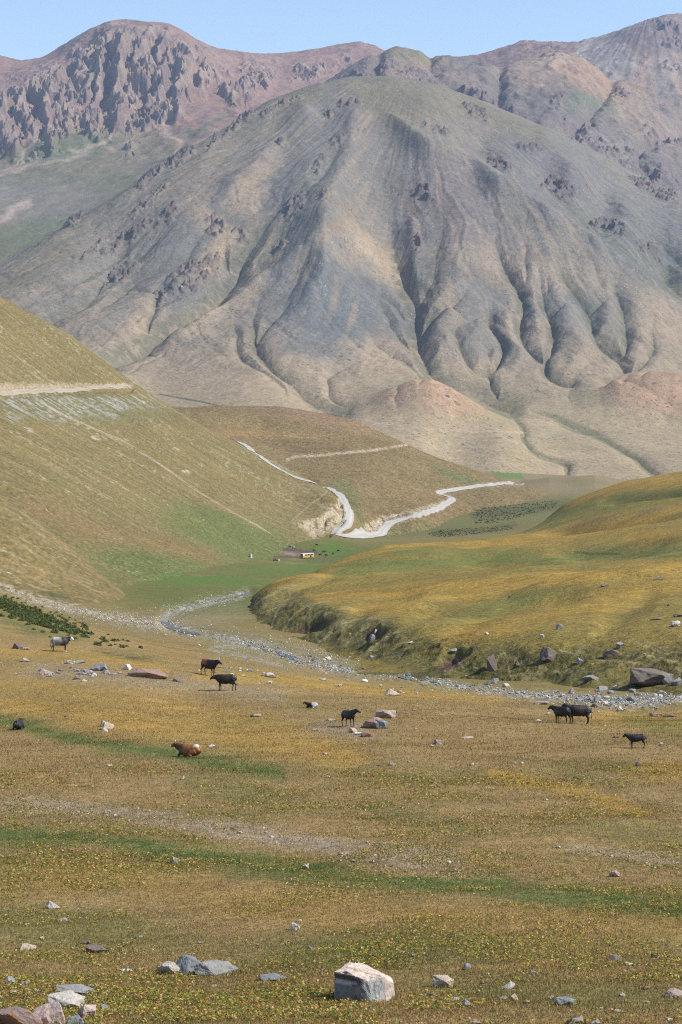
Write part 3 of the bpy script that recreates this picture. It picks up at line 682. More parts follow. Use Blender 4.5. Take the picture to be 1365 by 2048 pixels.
GUL = [  # traced gully lines: (points, depth m, half width px)
    ([(600, 300), (575, 370), (548, 420), (505, 480), (477, 538), (459, 559), (420, 600), (350, 645), (300, 675), (215, 722), (150, 760)], 45, 13),
    ([(335, 520), (325, 560), (308, 598), (298, 645), (288, 680)], 22, 7), ([(452, 470), (456, 520), (459, 556)], 28, 7),
    ([(700, 215), (680, 300), (640, 350), (600, 400), (560, 470), (530, 520)], 40, 14),
    ([(780, 380), (776, 440), (788, 503), (808, 554), (829, 595), (834, 626), (842, 687), (855, 728), (890, 752), (950, 772), (985, 790), (1024, 810)], 38, 13),
    ([(868, 330), (885, 420), (875, 503), (858, 554), (834, 600)], 30, 15),
    ([(957, 574), (905, 598), (868, 628), (850, 655), (843, 690)], 32, 8),
    ([(935, 640), (916, 656), (921, 697), (942, 728), (973, 738), (983, 760), (998, 790)], 30, 7),
    ([(975, 600), (983, 641), (1003, 687), (998, 712), (978, 738)], 28, 6), ([(967, 687), (973, 713), (982, 730)], 14, 5),
    ([(990, 440), (998, 492), (1019, 549), (1042, 595), (1042, 646), (1047, 677), (1070, 703), (1100, 722)], 36, 8),
    ([(1070, 500), (1075, 544), (1085, 595), (1101, 631), (1103, 687), (1096, 728), (1112, 748), (1147, 764)], 34, 7), ([(1085, 540), (1092, 565), (1087, 595)], 16, 4),
    ([(1100, 470), (1111, 508), (1137, 559), (1178, 620), (1198, 672), (1234, 703), (1250, 738), (1244, 759), (1214, 780)], 40, 9),
    ([(1225, 530), (1234, 569), (1250, 626), (1255, 656), (1250, 687), (1238, 706)], 30, 7),
    ([(1310, 620), (1306, 672), (1296, 708), (1275, 733), (1244, 764)], 22, 7), ([(1214, 780), (1270, 820), (1332, 846), (1380, 858)], 14, 6),
    ([(1003, 792), (1055, 815), (1096, 826), (1137, 846), (1198, 867), (1240, 892), (1280, 923), (1327, 954)], 14, 6),
    ([(985, 800), (1005, 815), (1050, 851), (1055, 877), (1080, 905), (1127, 923), (1137, 949)], 14, 5),
    ([(470, 620), (472, 656), (477, 692), (495, 715), (530, 738), (570, 775)], 16, 6),
    ([(520, 570), (513, 626), (515, 677), (531, 708), (550, 730), (580, 759), (615, 785), (650, 810), (690, 830)], 26, 8),
    ([(600, 590), (569, 620), (538, 650), (518, 682)], 22, 7), ([(640, 470), (600, 540), (575, 590)], 16, 8),
    ([(725, 715), (700, 728), (660, 748), (656, 779), (687, 815)], 14, 6), ([(740, 560), (770, 620), (800, 670), (835, 700)], 18, 7),
    ([(690, 500), (735, 560), (790, 610), (832, 650)], 16, 6), ([(700, 620), (760, 690), (830, 740), (880, 790)], 14, 6),
    ([(860, 280), (930, 330), (960, 380), (1010, 440)], 20, 10), ([(905, 190), (930, 250), (960, 300), (1020, 370)], 26, 14),
    ([(1070, 290), (1100, 350), (1140, 410), (1190, 455), (1280, 520), (1380, 590)], 40, 15), ([(1170, 350), (1210, 400), (1270, 455), (1365, 530)], 24, 12),
    ([(540, 240), (480, 290), (430, 340), (380, 400)], 25, 11), ([(400, 400), (330, 460), (240, 540), (150, 610), (60, 650)], 26, 9), ([(500, 400), (430, 440), (370, 510), (300, 540), (200, 610)], 22, 8),
    ([(420, 560), (330, 600), (270, 640)], 12, 6), ([(235, 650), (200, 690), (130, 740)], 12, 5), ([(350, 690), (300, 720), (250, 745)], 10, 4), ([(330, 430), (250, 500), (160, 560)], 18, 7),
    ([(1140, 500), (1165, 560), (1185, 610)], 14, 7), ([(1180, 500), (1210, 570)], 12, 6), ([(1060, 470), (1050, 520), (1046, 560)], 14, 5)]
RID = [([(715, 190), (700, 300), (672, 390), (652, 460), (640, 560), (620, 660)], 26, 17), ([(650, 465), (590, 520), (520, 565), (470, 600), (400, 645), (300, 692)], 20, 10),
       ([(745, 200), (800, 260), (860, 300), (920, 320), (1000, 372), (1100, 440), (1200, 495), (1365, 602)], 30, 11), ([(955, 650), (958, 690)], 20, 16), ([(1060, 258), (1150, 340), (1250, 420), (1380, 505)], 20, 14),
       ([(630, 205), (560, 280), (500, 350), (440, 400)], 22, 14), ([(905, 615), (880, 660), (900, 700)], 16, 14), ([(1020, 620), (1020, 680), (1050, 740)], 16, 14), ([(1075, 620), (1072, 670)], 14, 12), ([(1130, 610), (1150, 680), (1180, 730)], 22, 18), ([(1215, 610), (1225, 660)], 16, 14),
       ([(820, 430), (825, 520), (828, 570)], 14, 12)]
CRAG = [(590, 408, 26, 14, -50), (640, 325, 16, 7, -60), (675, 287, 16, 7, 0), (720, 275, 8, 4, 0), (568, 300, 10, 6, 0), (655, 230, 10, 5, 0), (885, 265, 16, 7, 10), (850, 250, 6, 5, 0), (826, 268, 6, 4, 0),
        (385, 550, 58, 24, -28), (432, 450, 16, 22, -20), (425, 520, 20, 12, -10), (480, 470, 14, 8, 0), (340, 430, 26, 8, -40), (250, 480, 60, 8, -38), (300, 400, 50, 7, -40), (190, 500, 30, 7, -40), (235, 545, 40, 8, -38),
        (360, 320, 34, 6, -38), (300, 360, 40, 6, -38), (260, 545, 26, 7, -40), (320, 590, 10, 6, 0), (1120, 375, 44, 16, 20), (1200, 445, 20, 7, 0), (1290, 370, 30, 9, 20), (1060, 300, 30, 9, 20), (960, 230, 24, 10, 20), (940, 215, 18, 7, 0), (1000, 330, 30, 8, 30),
        (838, 490, 6, 12, 0), (850, 385, 24, 9, 10), (650, 400, 10, 6, 0), (1240, 460, 30, 8, 30), (1300, 500, 30, 7, 30), (1330, 390, 24, 7, 10), (150, 440, 20, 6, -40), (700, 210, 24, 5, 0), (560, 480, 12, 8, -40), (560, 215, 40, 4, -28), (480, 250, 40, 4, -35), (440, 280, 30, 4, -35)]
def below_skyline(PX, PY, pts, w=45.):
    x = [p[0] for p in pts]; y = [p[1] for p in pts]
    return sstep(2, w, PY - np.interp(PX, x, y))
def this_side(PX, Y, pts, w=150.):
    """1 in front of the crest line, 0 behind it"""
    return 1 - sstep(20, w, Y - np.interp(PX, [p[0] for p in pts], [p[2] for p in pts]))
def craggy(X, Y, Z, PX, PY, spots, scale, amp, seed, jitter=6, crest=None):
    n = fbm(X, Y, scale * 1.6, 3, seed) ; m = np.zeros(X.shape, np.float32)
    a, b = PX + n * jitter * 2, PY + fbm(X, Y, scale * 1.3, 3, seed + 3) * jitter * 2
    for (cx, cy, rx, ry, an) in spots: m = np.maximum(m, ell(a, b, cx, cy, rx, ry, an, .45))
    m = m * sstep(-.25, .15, fbm(X, Y, scale * .9, 3, seed + 7) + .05)
    if crest: m = m * (.25 + .75 * below_skyline(PX, PY, crest, 32.)) * this_side(PX, Y, crest)
    r = ridged(X, Y, scale, 4, seed + 13)
    return Z + m * amp * (r + .25), m * sstep(.2, .5, r + .15)
MASK = {}
FOOT = [((655, 700, 740, 780, 830, 862, 900, 950, 1000, 1060), (0, 8, 22, 42, 63, 70, 62, 40, 16, 0), 3660, 125, 170,
         [([(850, 785), (842, 810), (838, 835)], 5, 6), ([(872, 780), (872, 805), (868, 835)], 4, 4), ([(800, 795), (795, 820), (790, 840)], 4, 6), ([(905, 790), (915, 815), (922, 840)], 5, 6), ([(955, 815), (965, 835), (975, 850)], 3, 6), ([(930, 800), (940, 820), (948, 840)], 3, 5)]),
        ((1140, 1200, 1240, 1300, 1345, 1400, 1500), (0, 22, 50, 78, 88, 90, 84), 4120, 170, 220,
         [([(1300, 760), (1290, 785), (1280, 820)], 6, 8), ([(1345, 755), (1340, 785), (1335, 825)], 8, 8), ([(1380, 760), (1378, 830)], 6, 8), ([(1255, 790), (1245, 815)], 4, 7)])]
def main_relief(X, Y, Z, PX, PY):
    up = sstep(860, 700, PY)
    wu = fbm(X, Y, 260, 3, 501) * 16; wv = fbm(X, Y, 260, 3, 505) * 12
    A, B = PX + wu, PY + wv * .5
    g = np.zeros(X.shape, np.float32)
    for pts, dep, w in GUL:
        d, t = seg_dist(A, B, smooth_line(pts, 5), w * 5)
        lowf = .5 + .5 * sstep(380, 600, B)
        prof = (np.exp(-(d / (w * .7)) ** 1.1) * .36 + np.exp(-(d / (w * 2.2)) ** 2) * .48) * lowf
        g = np.maximum(g, .85 * dep * prof * sstep(0, .38, t) * (1 - .3 * sstep(.9, 1, t)))
    Z = Z - g
    for pts, h, w in RID:
        d, t = seg_dist(A, B, smooth_line(pts, 5), w * 5)
        Z = Z + 1.0 * h * np.exp(-(d / (w * 1.7)) ** 1.6) * sstep(0, .12, t) * (1 - sstep(.85, 1, t))
    # radial rills down from the summit
    th = np.arctan2(X - 260, 6400 - Y); rr = np.hypot(X - 260, 6400 - Y)
    th = th + fbm(X, Y, 500, 3, 511) * .08
    Z = Z + (np.abs(perlin(th * 26, rr / 900., 521)) - .3) * -4.5 * sstep(250, 900, rr) * up
    Z = Z + (np.abs(perlin(th * 70, rr / 420., 523)) - .3) * -1.6 * sstep(400, 1100, rr) * up
    Z = Z + (np.abs(perlin(th * 170, rr / 200., 525)) - .3) * -.8 * sstep(600, 1300, rr) * up
    # two small rounded foothills standing on the apron
    hill = np.zeros(X.shape, np.float32)
    for (xs, hs, y0, s0, s1, gl) in FOOT:
        h = np.interp(PX + fbm(X, Y, 200, 3, 601) * 12, xs, hs)
        c = y0 + fbm(X, Y, 260, 2, 605) * 40
        prof = np.where(Y < c, np.exp(-((c - Y) / s0) ** 2), np.exp(-((Y - c) / s1) ** 2))
        gg = np.zeros(X.shape, np.float32)
        for pts, dp, w in gl:
            d, t = seg_dist(PX + fbm(X, Y, 60, 3, 609) * 8, PY, smooth_line(pts, 5), w * 4)
            gg = np.maximum(gg, dp * np.exp(-(d / w) ** 1.2) * sstep(0, .35, t) * (1 - sstep(.8, 1, t)))
        hill = np.maximum(hill, h * prof / 90.); Z = Z + h * prof - gg
    MASK['foot'] = np.clip(hill, 0, 1)
    Z = Z + fbm(X, Y, 120, 5, 531) * 7 * up + fbm(X, Y, 25, 3, 541) * (.5 + 1.1 * up)
    mid_ = sstep(300, 420, PY) * sstep(800, 690, PY)
    Z = Z - mid_ * 9 * np.clip(ridged(X + Y * .3, Y * .32, 150, 3, 545) - .45, 0, 1) - mid_ * 2.5 * np.clip(ridged(X - Y * .2, Y * .3, 60, 3, 547) - .4, 0, 1)
    Z, m = craggy(X, Y, Z, PX, PY, CRAG, 34, 20, 551)
    MASK['main'] = m; MASK['mg'] = g
    return Z
def main_paint(X, Y, Z, PX, PY):
    C = np.zeros(X.shape + (3,), np.float32); C[:] = (.225, .178, .122)
    n1 = fbm(X, Y, 420, 4, 561); n2 = fbm(X, Y, 90, 4, 565); n3 = fbm(X, Y, 22, 3, 569)
    th = np.arctan2(X - 260, 6400 - Y); rr = np.hypot(X - 260, 6400 - Y)
    sr = perlin(th * 60 + n1, rr / 500., 571) + .5 * perlin(th * 150, rr / 300., 573)
    A, B = PX + n1 * 70 + n2 * 20, PY + n2 * 30
    up = sstep(760, 560, PY)
    C = mixc(C, (.148, .138, .118), up * .75)
    for (cx, cy, rx, ry, an, s) in ((650, 620, 95, 110, 0, .9), (620, 560, 120, 90, -30, .6), (1110, 350, 120, 70, 25, .8), (1300, 470, 110, 80, 25, .8), (560, 420, 110, 50, -45, .6), (370, 470, 120, 40, -40, .5), (350, 590, 70, 40, -20, .6),
                                    (960, 640, 60, 60, 0, .45), (1090, 610, 70, 60, 0, .45), (640, 260, 60, 90, 20, .5), (820, 520, 40, 90, 0, .45), (760, 620, 80, 50, 30, .6), (1010, 700, 120, 50, 0, .35), (780, 300, 70, 70, 30, .35), (1190, 620, 70, 60, 20, .4)):
        C = mixc(C, (.112, .118, .118), ell(A, B, cx, cy, rx, ry, an, .6) * s)
    for (cx, cy, rx, ry, an, s) in ((930, 380, 90, 60, 30, .7), (860, 420, 50, 90, 0, .6), (1110, 360, 70, 50, 25, .5), (720, 230, 60, 50, 0, .5), (930, 500, 110, 60, 0, .45), (450, 380, 100, 40, -40, .4)):
        C = mixc(C, (.148, .122, .118), ell(A, B, cx, cy, rx, ry, an, .6) * s)
    for (cx, cy, rx, ry, an, s) in ((830, 190, 130, 38, 8, .9), (780, 225, 60, 45, 30, .7), (1000, 240, 120, 20, 25, .7), (620, 185, 90, 14, -15, .7), (120, 490, 170, 22, -36, .6), (900, 780, 200, 30, 5, .45), (1150, 830, 200, 50, 10, .7), (60, 520, 120, 50, -30, .5), (450, 290, 120, 14, -32, .5)):
        C = mixc(C, (.142, .126, .082), ell(A, B, cx, cy, rx, ry, an, .6) * s)
    for (cx, cy, rx, ry, an, s) in ((730, 500, 80, 36, 42, .8), (780, 560, 70, 18, 50, .6), (500, 520, 50, 90, 20, .4), (410, 480, 30, 80, 10, .6), (520, 380, 30, 60, 20, .6), (560, 790, 130, 30, 10, .7), (300, 640, 40, 60, 10, .6), (760, 720, 90, 40, 10, .5),
                                    (1050, 660, 60, 30, 0, .4), (960, 740, 60, 30, 10, .5), (1040, 540, 180, 40, 10, .35), (1320, 640, 60, 50, 30, .4), (600, 740, 60, 30, 0, .5), (450, 620, 80, 26, -30, .6), (700, 790, 60, 25, 10, .5)):
        C = mixc(C, (.32, .24, .158), ell(A, B, cx, cy, rx, ry, an, .6) * s)
    C = mixc(C, (.25, .19, .13), sstep(.1, .7, sr) * .45 * sstep(0, .3, up + .2))
    C = mixc(C, (.13, .135, .13), sstep(.1, .7, -sr) * .35 * up)
    low = sstep(700, 860, PY)
    C = mixc(C, (.305, .238, .142), low * .85)
    C = mixc(C, (.235, .195, .105), sstep(.1, .4, n1) * low * .6)
    g = MASK['mg']
    C = mixc(C, (.085, .095, .060), sstep(5, 14, g) * .6 * sstep(-.5, .2, n2 + n3) * sstep(880, 700, PY))
    C = mixc(C, (.10, .11, .05), sstep(3, 6, g) * .6 * sstep(780, 850, PY))
    C = mixc(C, (.10, .095, .075), sstep(.25, .42, n3) * .5 * sstep(-.1, .4, n2 + n1))   # dark shrub and boulder specks
    C = mixc(C, (.26, .21, .16), sstep(.30, .45, -n3) * .3)
    C = mixc(C, (.115, .092, .092), MASK['main'] * .85)
    f = MASK['foot']
    C = mixc(C, (.34, .215, .135), sstep(.12, .5, f) * (.75 + .3 * n3) * sstep(-.5, .3, n2 + .3))
    C = mixc(C, (.33, .25, .17), stroke(PX, PY + n2 * 3, [(640, 822), (730, 840), (790, 852), (850, 858), (950, 862), (1050, 866)], 2.2, .8) * .9)
    C = mixc(C, (.26, .23, .18), stroke(PX, PY + n2 * 3, [(1050, 866), (1130, 870), (1200, 874), (1300, 880)], 1.3, .8) * .6)
    C = mixc(C, (.06, .06, .05), stroke(PX, PY, [(320, 788), (345, 793), (400, 803), (440, 812)], 1.4, .7) * .8)
    return C
fm = terrain_mat('mountain_slope', (.2, .06, .008), (.17, .15, .10), [(.16, 1.6), (.03, 4.0)], spots=[(.10, .36, (.065, .065, .055), .52), (.14, .32, (.40, .34, .28), .56), (.045, .3, (.09, .09, .08), .56)], hue=[(.16, .62, .70, (.10, .095, .08)), (.22, .66, .74, (.31, .26, .21))])
build_layer('main', 'mountain', M, uaxis(-30, 1395, 900, -400, 1765, 30), ypieces((3180, 4200, 330), (4200, 5600, 560), (5600, 6500, 260), (6500, 7700, 30)), main_relief, main_paint, fm, M[:16])

# ================= mountains behind, right
K = [(560, 215, 7500), (600, 195, 7550), (670, 157, 7650), (740, 112, 7800), (790, 97, 7900), (840, 109, 8000), (900, 117, 8100), (1000, 125, 8250), (1050, 118, 8400), (1116, 100, 8600), (1150, 110, 8550), (1200, 143, 8500), (1280, 180, 8400), (1365, 222, 8300), (1550, 320, 8200),
     (600, 240, 7100), (740, 190, 7200), (900, 240, 7150), (900, 180, 7600), (1060, 280, 7000), (1060, 200, 7650), (1200, 340, 6950), (1200, 240, 7600), (1365, 420, 6900), (1365, 320, 7550), (1550, 500, 6900),
     (740, 250, 6700), (1060, 350, 6500), (1365, 500, 6500), (600, 300, 6700), (740, 230, 9500), (1000, 240, 9800), (1200, 250, 10000), (1365, 330, 9900), (560, 320, 9000), (1550, 430, 9900)]
KC = [(740, 140, 60, 22, -25), (850, 160, 60, 20, 25), (950, 190, 60, 14, 15), (1000, 215, 60, 14, 20), (1120, 200, 20, 8, 0), (1060, 260, 80, 12, 18), (1250, 185, 26, 14, 20), (1300, 195, 22, 10, 30), (1330, 205, 20, 10, 30), (1200, 300, 70, 16, 20), (1300, 350, 70, 16, 20),
      (1090, 110, 22, 6, 0), (1150, 120, 14, 8, 40), (1240, 165, 14, 8, 40), (1270, 310, 20, 12, 0), (700, 160, 30, 10, -30), (1330, 280, 50, 14, 20), (1160, 250, 40, 10, 20), (880, 230, 20, 5, 0)]
def k_relief(X, Y, Z, PX, PY):
    Z = Z + fbm(X, Y, 500, 4, 701) * 26 + (np.abs(fbm(X, Y, 200, 4, 705)) - .2) * -45 + fbm(X, Y, 50, 4, 709) * 6
    for pts, dp, w in (([(1220, 165), (1150, 250), (1090, 280)], 50, 16), ([(1000, 140), (1000, 200), (1060, 250)], 45, 14), ([(860, 120), (900, 170), (990, 230)], 45, 12), ([(1365, 260), (1280, 300), (1300, 360)], 40, 14), ([(760, 115), (740, 170)], 30, 12)):
        Z = Z - dp * np.exp(-(seg_dist(PX, PY, smooth_line(pts, 5), w * 4)[0] / w) ** 1.5)
    Z, m = craggy(X, Y, Z, PX, PY, KC, 52, 26, 721, crest=K[:15]); MASK['k'] = m
    return Z
def k_paint(X, Y, Z, PX, PY):
    C = np.zeros(X.shape + (3,), np.float32); C[:] = (.145, .125, .112)
    n1 = fbm(X, Y, 500, 4, 731); n2 = fbm(X, Y, 120, 4, 735); n3 = fbm(X, Y, 30, 3, 737); A, B = PX + n1 * 50, PY + n2 * 25
    for (cx, cy, rx, ry, an, s, c) in ((1170, 150, 120, 30, 28, .9, (.28, .185, .125)), (1100, 115, 60, 14, 0, .7, (.30, .24, .18)), (1290, 240, 90, 40, 28, .6, (.28, .21, .15)), (1060, 150, 60, 30, 10, .7, (.26, .19, .14)), (1180, 200, 50, 20, 10, .6, (.10, .13, .07)), (1330, 250, 60, 30, 30, .5, (.22, .17, .14)),
                                       (800, 110, 90, 18, 10, .8, (.18, .155, .09)), (800, 140, 40, 16, 0, .6, (.24, .17, .12)), (900, 150, 70, 20, 15, .6, (.21, .16, .13)), (1250, 360, 60, 20, 20, .5, (.12, .14, .08)), (1200, 300, 80, 30, 20, .4, (.26, .23, .19))):
        C = mixc(C, c, ell(A, B, cx, cy, rx, ry, an, .6) * s)
    C = mixc(C, (.10, .10, .09), sstep(.2, .45, n3) * .4)
    return mixc(C, (.155, .12, .12), MASK['k'] * .85)
build_layer('back', 'mountain', K, uaxis(540, 1395, 560, None, 1765), ypieces((6500, 8700, 420), (8700, 10000, 30)), k_relief, k_paint, fm, K[:15])

# ================= farthest mountains, right
K2 = [(820, 130, 11000), (910, 113, 11000), (975, 103, 11000), (1035, 83, 11000), (1060, 80, 11000), (1150, 84, 11000), (1165, 78, 10800), (1205, 70, 10600), (1250, 55, 10400), (1290, 40, 10300), (1320, 32, 10250), (1345, 29, 10250), (1400, 36, 10250), (1550, 80, 10400),
      (1000, 160, 10100), (1200, 170, 9600), (1365, 200, 9300), (1300, 130, 9700), (1365, 110, 9800), (1550, 200, 9300), (1000, 240, 9500), (1365, 300, 9000), (1550, 320, 9000), (850, 220, 10200),
      (900, 210, 12500), (1100, 190, 12500), (1345, 160, 12500), (1550, 200, 12500)]
def k2_relief(X, Y, Z, PX, PY):
    Z = Z + (np.abs(fbm(X, Y, 260, 4, 805)) - .2) * -40 + fbm(X, Y, 50, 4, 809) * 6
    rad = perlin((PX - 1300) / np.clip(PY - 10, 20, 400) * 9, PY / 200., 811)
    Z = Z + rad * 4
    Z, m = craggy(X, Y, Z, PX, PY, [(1345, 60, 26, 12, 30), (1350, 90, 26, 12, 20), (1320, 50, 14, 8, 30), (1100, 92, 30, 7, 0), (1050, 90, 20, 6, 0), (1345, 135, 22, 8, 0)], 60, 34, 821, crest=K2[:14]); MASK['k2'] = m
    return Z
def k2_paint(X, Y, Z, PX, PY):
    C = np.zeros(X.shape + (3,), np.float32); C[:] = (.205, .138, .112)
    n1 = fbm(X, Y, 500, 4, 831); n2 = fbm(X, Y, 100, 4, 835)
    A, B = PX + n1 * 40, PY + n2 * 20
    rad = perlin((PX - 1290) / np.clip(PY - 10, 20, 400) * 14, PY / 400., 841)
    right = sstep(1150, 1180, PX)
    C = mixc(C, (.26, .235, .20), right * .8)
    C = mixc(C, (.19, .145, .135), ell(A, B, 1310, 70, 120, 42, -15, .5) * .9)
    C = mixc(C, (.33, .21, .14), ell(A, B, 1320, 165, 70, 60, 10, .6) * .7 * sstep(-.3, .3, rad))
    C = mixc(C, (.36, .34, .30), (ell(A, B, 1240, 110, 36, 22, 40, .6) + ell(A, B, 1170, 90, 14, 30, 0, .5)) .clip(0, 1) * .7 * sstep(-.4, .2, rad))
    return mixc(C, (.15, .12, .13), MASK['k2'] * .85)
build_layer('back2', 'mountain', K2, uaxis(800, 1395, 420, None, 1765), ypieces((9000, 11000, 300), (11000, 12500, 20)), k2_relief, k2_paint, fm, K2[:14])

# ================= the craggy peak on the left
H = [(-300, 90, 11500), (-100, 96, 11500), (0, 108, 11200), (28, 118, 11200), (50, 123, 11100), (75, 121, 11000), (95, 116, 10900), (150, 84, 10700), (190, 62, 10600), (215, 51, 10500), (240, 45, 10500), (262, 44, 10500), (300, 48, 10500), (340, 50, 10500), (370, 64, 10500), (400, 84, 10600), (440, 101, 10700), (480, 106, 10900),
     (520, 110, 11100), (600, 105, 11300), (650, 97, 11400), (700, 87, 11500), (720, 85, 11500), (745, 91, 11500), (770, 102, 11500), (850, 140, 11500),
     (-300, 480, 6900), (0, 475, 6900), (0, 410, 7600), (200, 355, 8000), (350, 340, 7700), (0, 310, 8800), (150, 315, 8500), (300, 320, 8300), (500, 250, 8900), (150, 250, 9100), (0, 230, 9500), (300, 215, 9400), (300, 120, 10050), (450, 180, 9700), (100, 180, 9800), (150, 140, 10150), (200, 100, 10300),
     (600, 180, 10300), (700, 150, 10800), (550, 140, 10700), (0, 160, 10400), (-300, 250, 9300), (240, 430, 6900), (400, 400, 7200), (-300, 390, 7900), (600, 260, 8800), (750, 220, 9600),
     (-300, 220, 13500), (0, 230, 13500), (300, 190, 13000), (600, 230, 13500), (850, 240, 13500), (0, 600, 5900), (300, 560, 5900), (-300, 620, 5900), (600, 420, 6800)]
BUT = [  # rocky buttresses (points from top to bottom), height, half width px
    ([(300, 62), (285, 100), (280, 140), (292, 175)], 120, 11), ([(255, 75), (245, 110), (240, 160), (235, 215), (240, 250)], 130, 12), ([(210, 75), (200, 120), (195, 170), (190, 215)], 110, 10), ([(335, 65), (330, 100), (322, 130)], 100, 9), ([(365, 85), (372, 130), (360, 180), (350, 240)], 90, 11),
    ([(160, 110), (160, 150), (170, 190), (165, 220)], 90, 10), ([(120, 150), (110, 180), (118, 215)], 90, 12), ([(85, 185), (95, 215)], 70, 10), ([(30, 210), (45, 240), (60, 265)], 90, 11), ([(70, 200), (85, 240), (95, 270)], 90, 10), ([(5, 240), (15, 280), (25, 310)], 90, 12),
    ([(320, 170), (315, 210), (300, 240)], 80, 9), ([(415, 120), (430, 150)], 50, 8), ([(425, 155), (400, 180), (390, 200)], 60, 7), ([(490, 108), (510, 140), (530, 170)], 70, 8), ([(460, 200), (480, 190), (500, 180)], 50, 8), ([(500, 205), (475, 215)], 50, 6), ([(200, 250), (190, 270)], 60, 9), ([(110, 285), (103, 300)], 50, 8),
    ([(330, 240), (300, 260)], 50, 7), ([(395, 95), (410, 110)], 60, 8), ([(270, 195), (262, 235)], 70, 8), ([(145, 200), (140, 230)], 60, 8), ([(180, 130), (178, 175)], 70, 7), ([(690, 110), (700, 125)], 40, 7), ([(600, 140), (640, 145)], 30, 7), ([(735, 110), (700, 140), (670, 155)], 30, 6)]
HCR = [(250, 118, 120, 82, 10), (100, 200, 70, 60, 10), (30, 265, 55, 45, 20), (300, 220, 80, 40, -20), (190, 250, 40, 25, 0), (110, 290, 20, 12, 0), (430, 150, 30, 22, 0), (520, 145, 34, 30, 40), (480, 195, 30, 20, -20), (620, 145, 40, 10, 0), (700, 125, 24, 14, -20), (255, 308, 26, 6, -20), (400, 110, 20, 16, 30), (350, 150, 30, 40, 0)]
def h_relief(X, Y, Z, PX, PY):
    up = sstep(420, 280, PY)
    Z = Z + (np.abs(fbm(X, Y, 420, 4, 901)) - .2) * -70 * up + fbm(X, Y, 80, 4, 905) * 7
    wu = fbm(X, Y, 190, 5, 911) * 34; wv = fbm(X, Y, 190, 5, 915) * 34
    b = np.zeros(X.shape, np.float32)
    for pts, h, w in BUT:
        d, t = seg_dist(PX + wu, PY + wv, smooth_line(pts, 4) if len(pts) > 2 else pts, w * 3)
        # steep on the left, gentler on the right: a rock rib
        b = np.maximum(b, h * np.exp(-(d / w) ** 2.2) * (1 - .35 * t))
    sk = below_skyline(PX, PY, H[:26], 85.); near_ = this_side(PX, Y, H[:26])
    b = b * (.06 + .94 * sk) * near_
    Z = Z + b
    n = fbm(X, Y, 150, 3, 921); m = np.zeros(X.shape, np.float32)
    for (cx, cy, rx, ry, an) in HCR: m = np.maximum(m, ell(PX + wu, PY + wv, cx, cy, rx, ry, an, .35))
    m = m * sstep(-.3, .1, n + .1)
    r = .6 * ridged(X, Y * .55, 120, 5, 931, .6) + .5 * ridged(X + Y * .2, Y * .6, 48, 4, 937, .62)
    Z = Z + m * (r - .2) * 90 * (.2 + .8 * sk) * near_
    MASK['h'] = np.clip(m * sstep(.1, .35, r) + sstep(15, 45, b), 0, 1)
    return Z
def h_paint(X, Y, Z, PX, PY):
    C = np.zeros(X.shape + (3,), np.float32); C[:] = (.215, .138, .108)
    n1 = fbm(X, Y, 500, 4, 941); n2 = fbm(X, Y, 120, 4, 945); n3 = fbm(X, Y, 30, 3, 947); A, B = PX + n1 * 50, PY + n2 * 25
    C = mixc(C, (.25, .155, .125), (ell(A, B, 430, 130, 120, 40, 25, .6) + ell(A, B, 640, 110, 150, 24, -5, .6) + ell(A, B, 110, 130, 90, 40, -30, .6)).clip(0, 1) * .6)
    low = sstep(225, 300, PY + n1 * 40 + np.abs(PX - 260) * -.12)
    C = mixc(C, (.150, .135, .080), low * .85)
    C = mixc(C, (.10, .125, .06), (ell(A, B, 150, 290, 110, 28, -12, .5) + ell(A, B, 100, 460, 150, 30, -20, .5) + ell(A, B, 420, 245, 50, 8, -30, .5) + .6 * ell(A, B, 180, 365, 220, 22, 0, .5)).clip(0, 1) * .7)
    C = mixc(C, (.20, .175, .15), ell(A, B, 60, 400, 140, 40, 0, .6) * .6)
    for pts, w, c in (([(110, 250), (70, 290), (45, 330), (0, 350)], 4, (.30, .23, .17)), ([(240, 262), (190, 300), (120, 320), (30, 340)], 4, (.28, .22, .16)), ([(390, 110), (330, 240), (230, 300)], 3, (.28, .2, .15)), ([(0, 445), (40, 420), (75, 405)], 6, (.42, .32, .25)), ([(330, 250), (350, 280), (345, 300)], 6, (.38, .27, .2))):
        C = mixc(C, c, stroke(A, B * .5 + PY * .5, pts, w, 1.) * .8)
    C = mixc(C, (.235, .215, .135), sstep(.1, .5, n2) * low * .5)
    C = mixc(C, (.12, .11, .09), sstep(.2, .45, n3) * .35)
    return mixc(C, mixrock(n2), MASK['h'] * .85)
def mixrock(n): 
    a = np.array((.165, .125, .112), np.float32); b = np.array((.26, .20, .155), np.float32)
    return a + (b - a) * sstep(-.3, .3, n)[..., None]
_old = mixc
def mixc(c, col, m):
    col = np.asarray(col, np.float32)
    return c + (col - c) * m[..., None]
build_layer('peak', 'mountain', H, uaxis(-30, 860, 640, -400, None), ypieces((5900, 8300, 160), (8300, 10900, 560), (10900, 11600, 60), (11600, 13500, 20)), h_relief, h_paint, fm, H[:26])

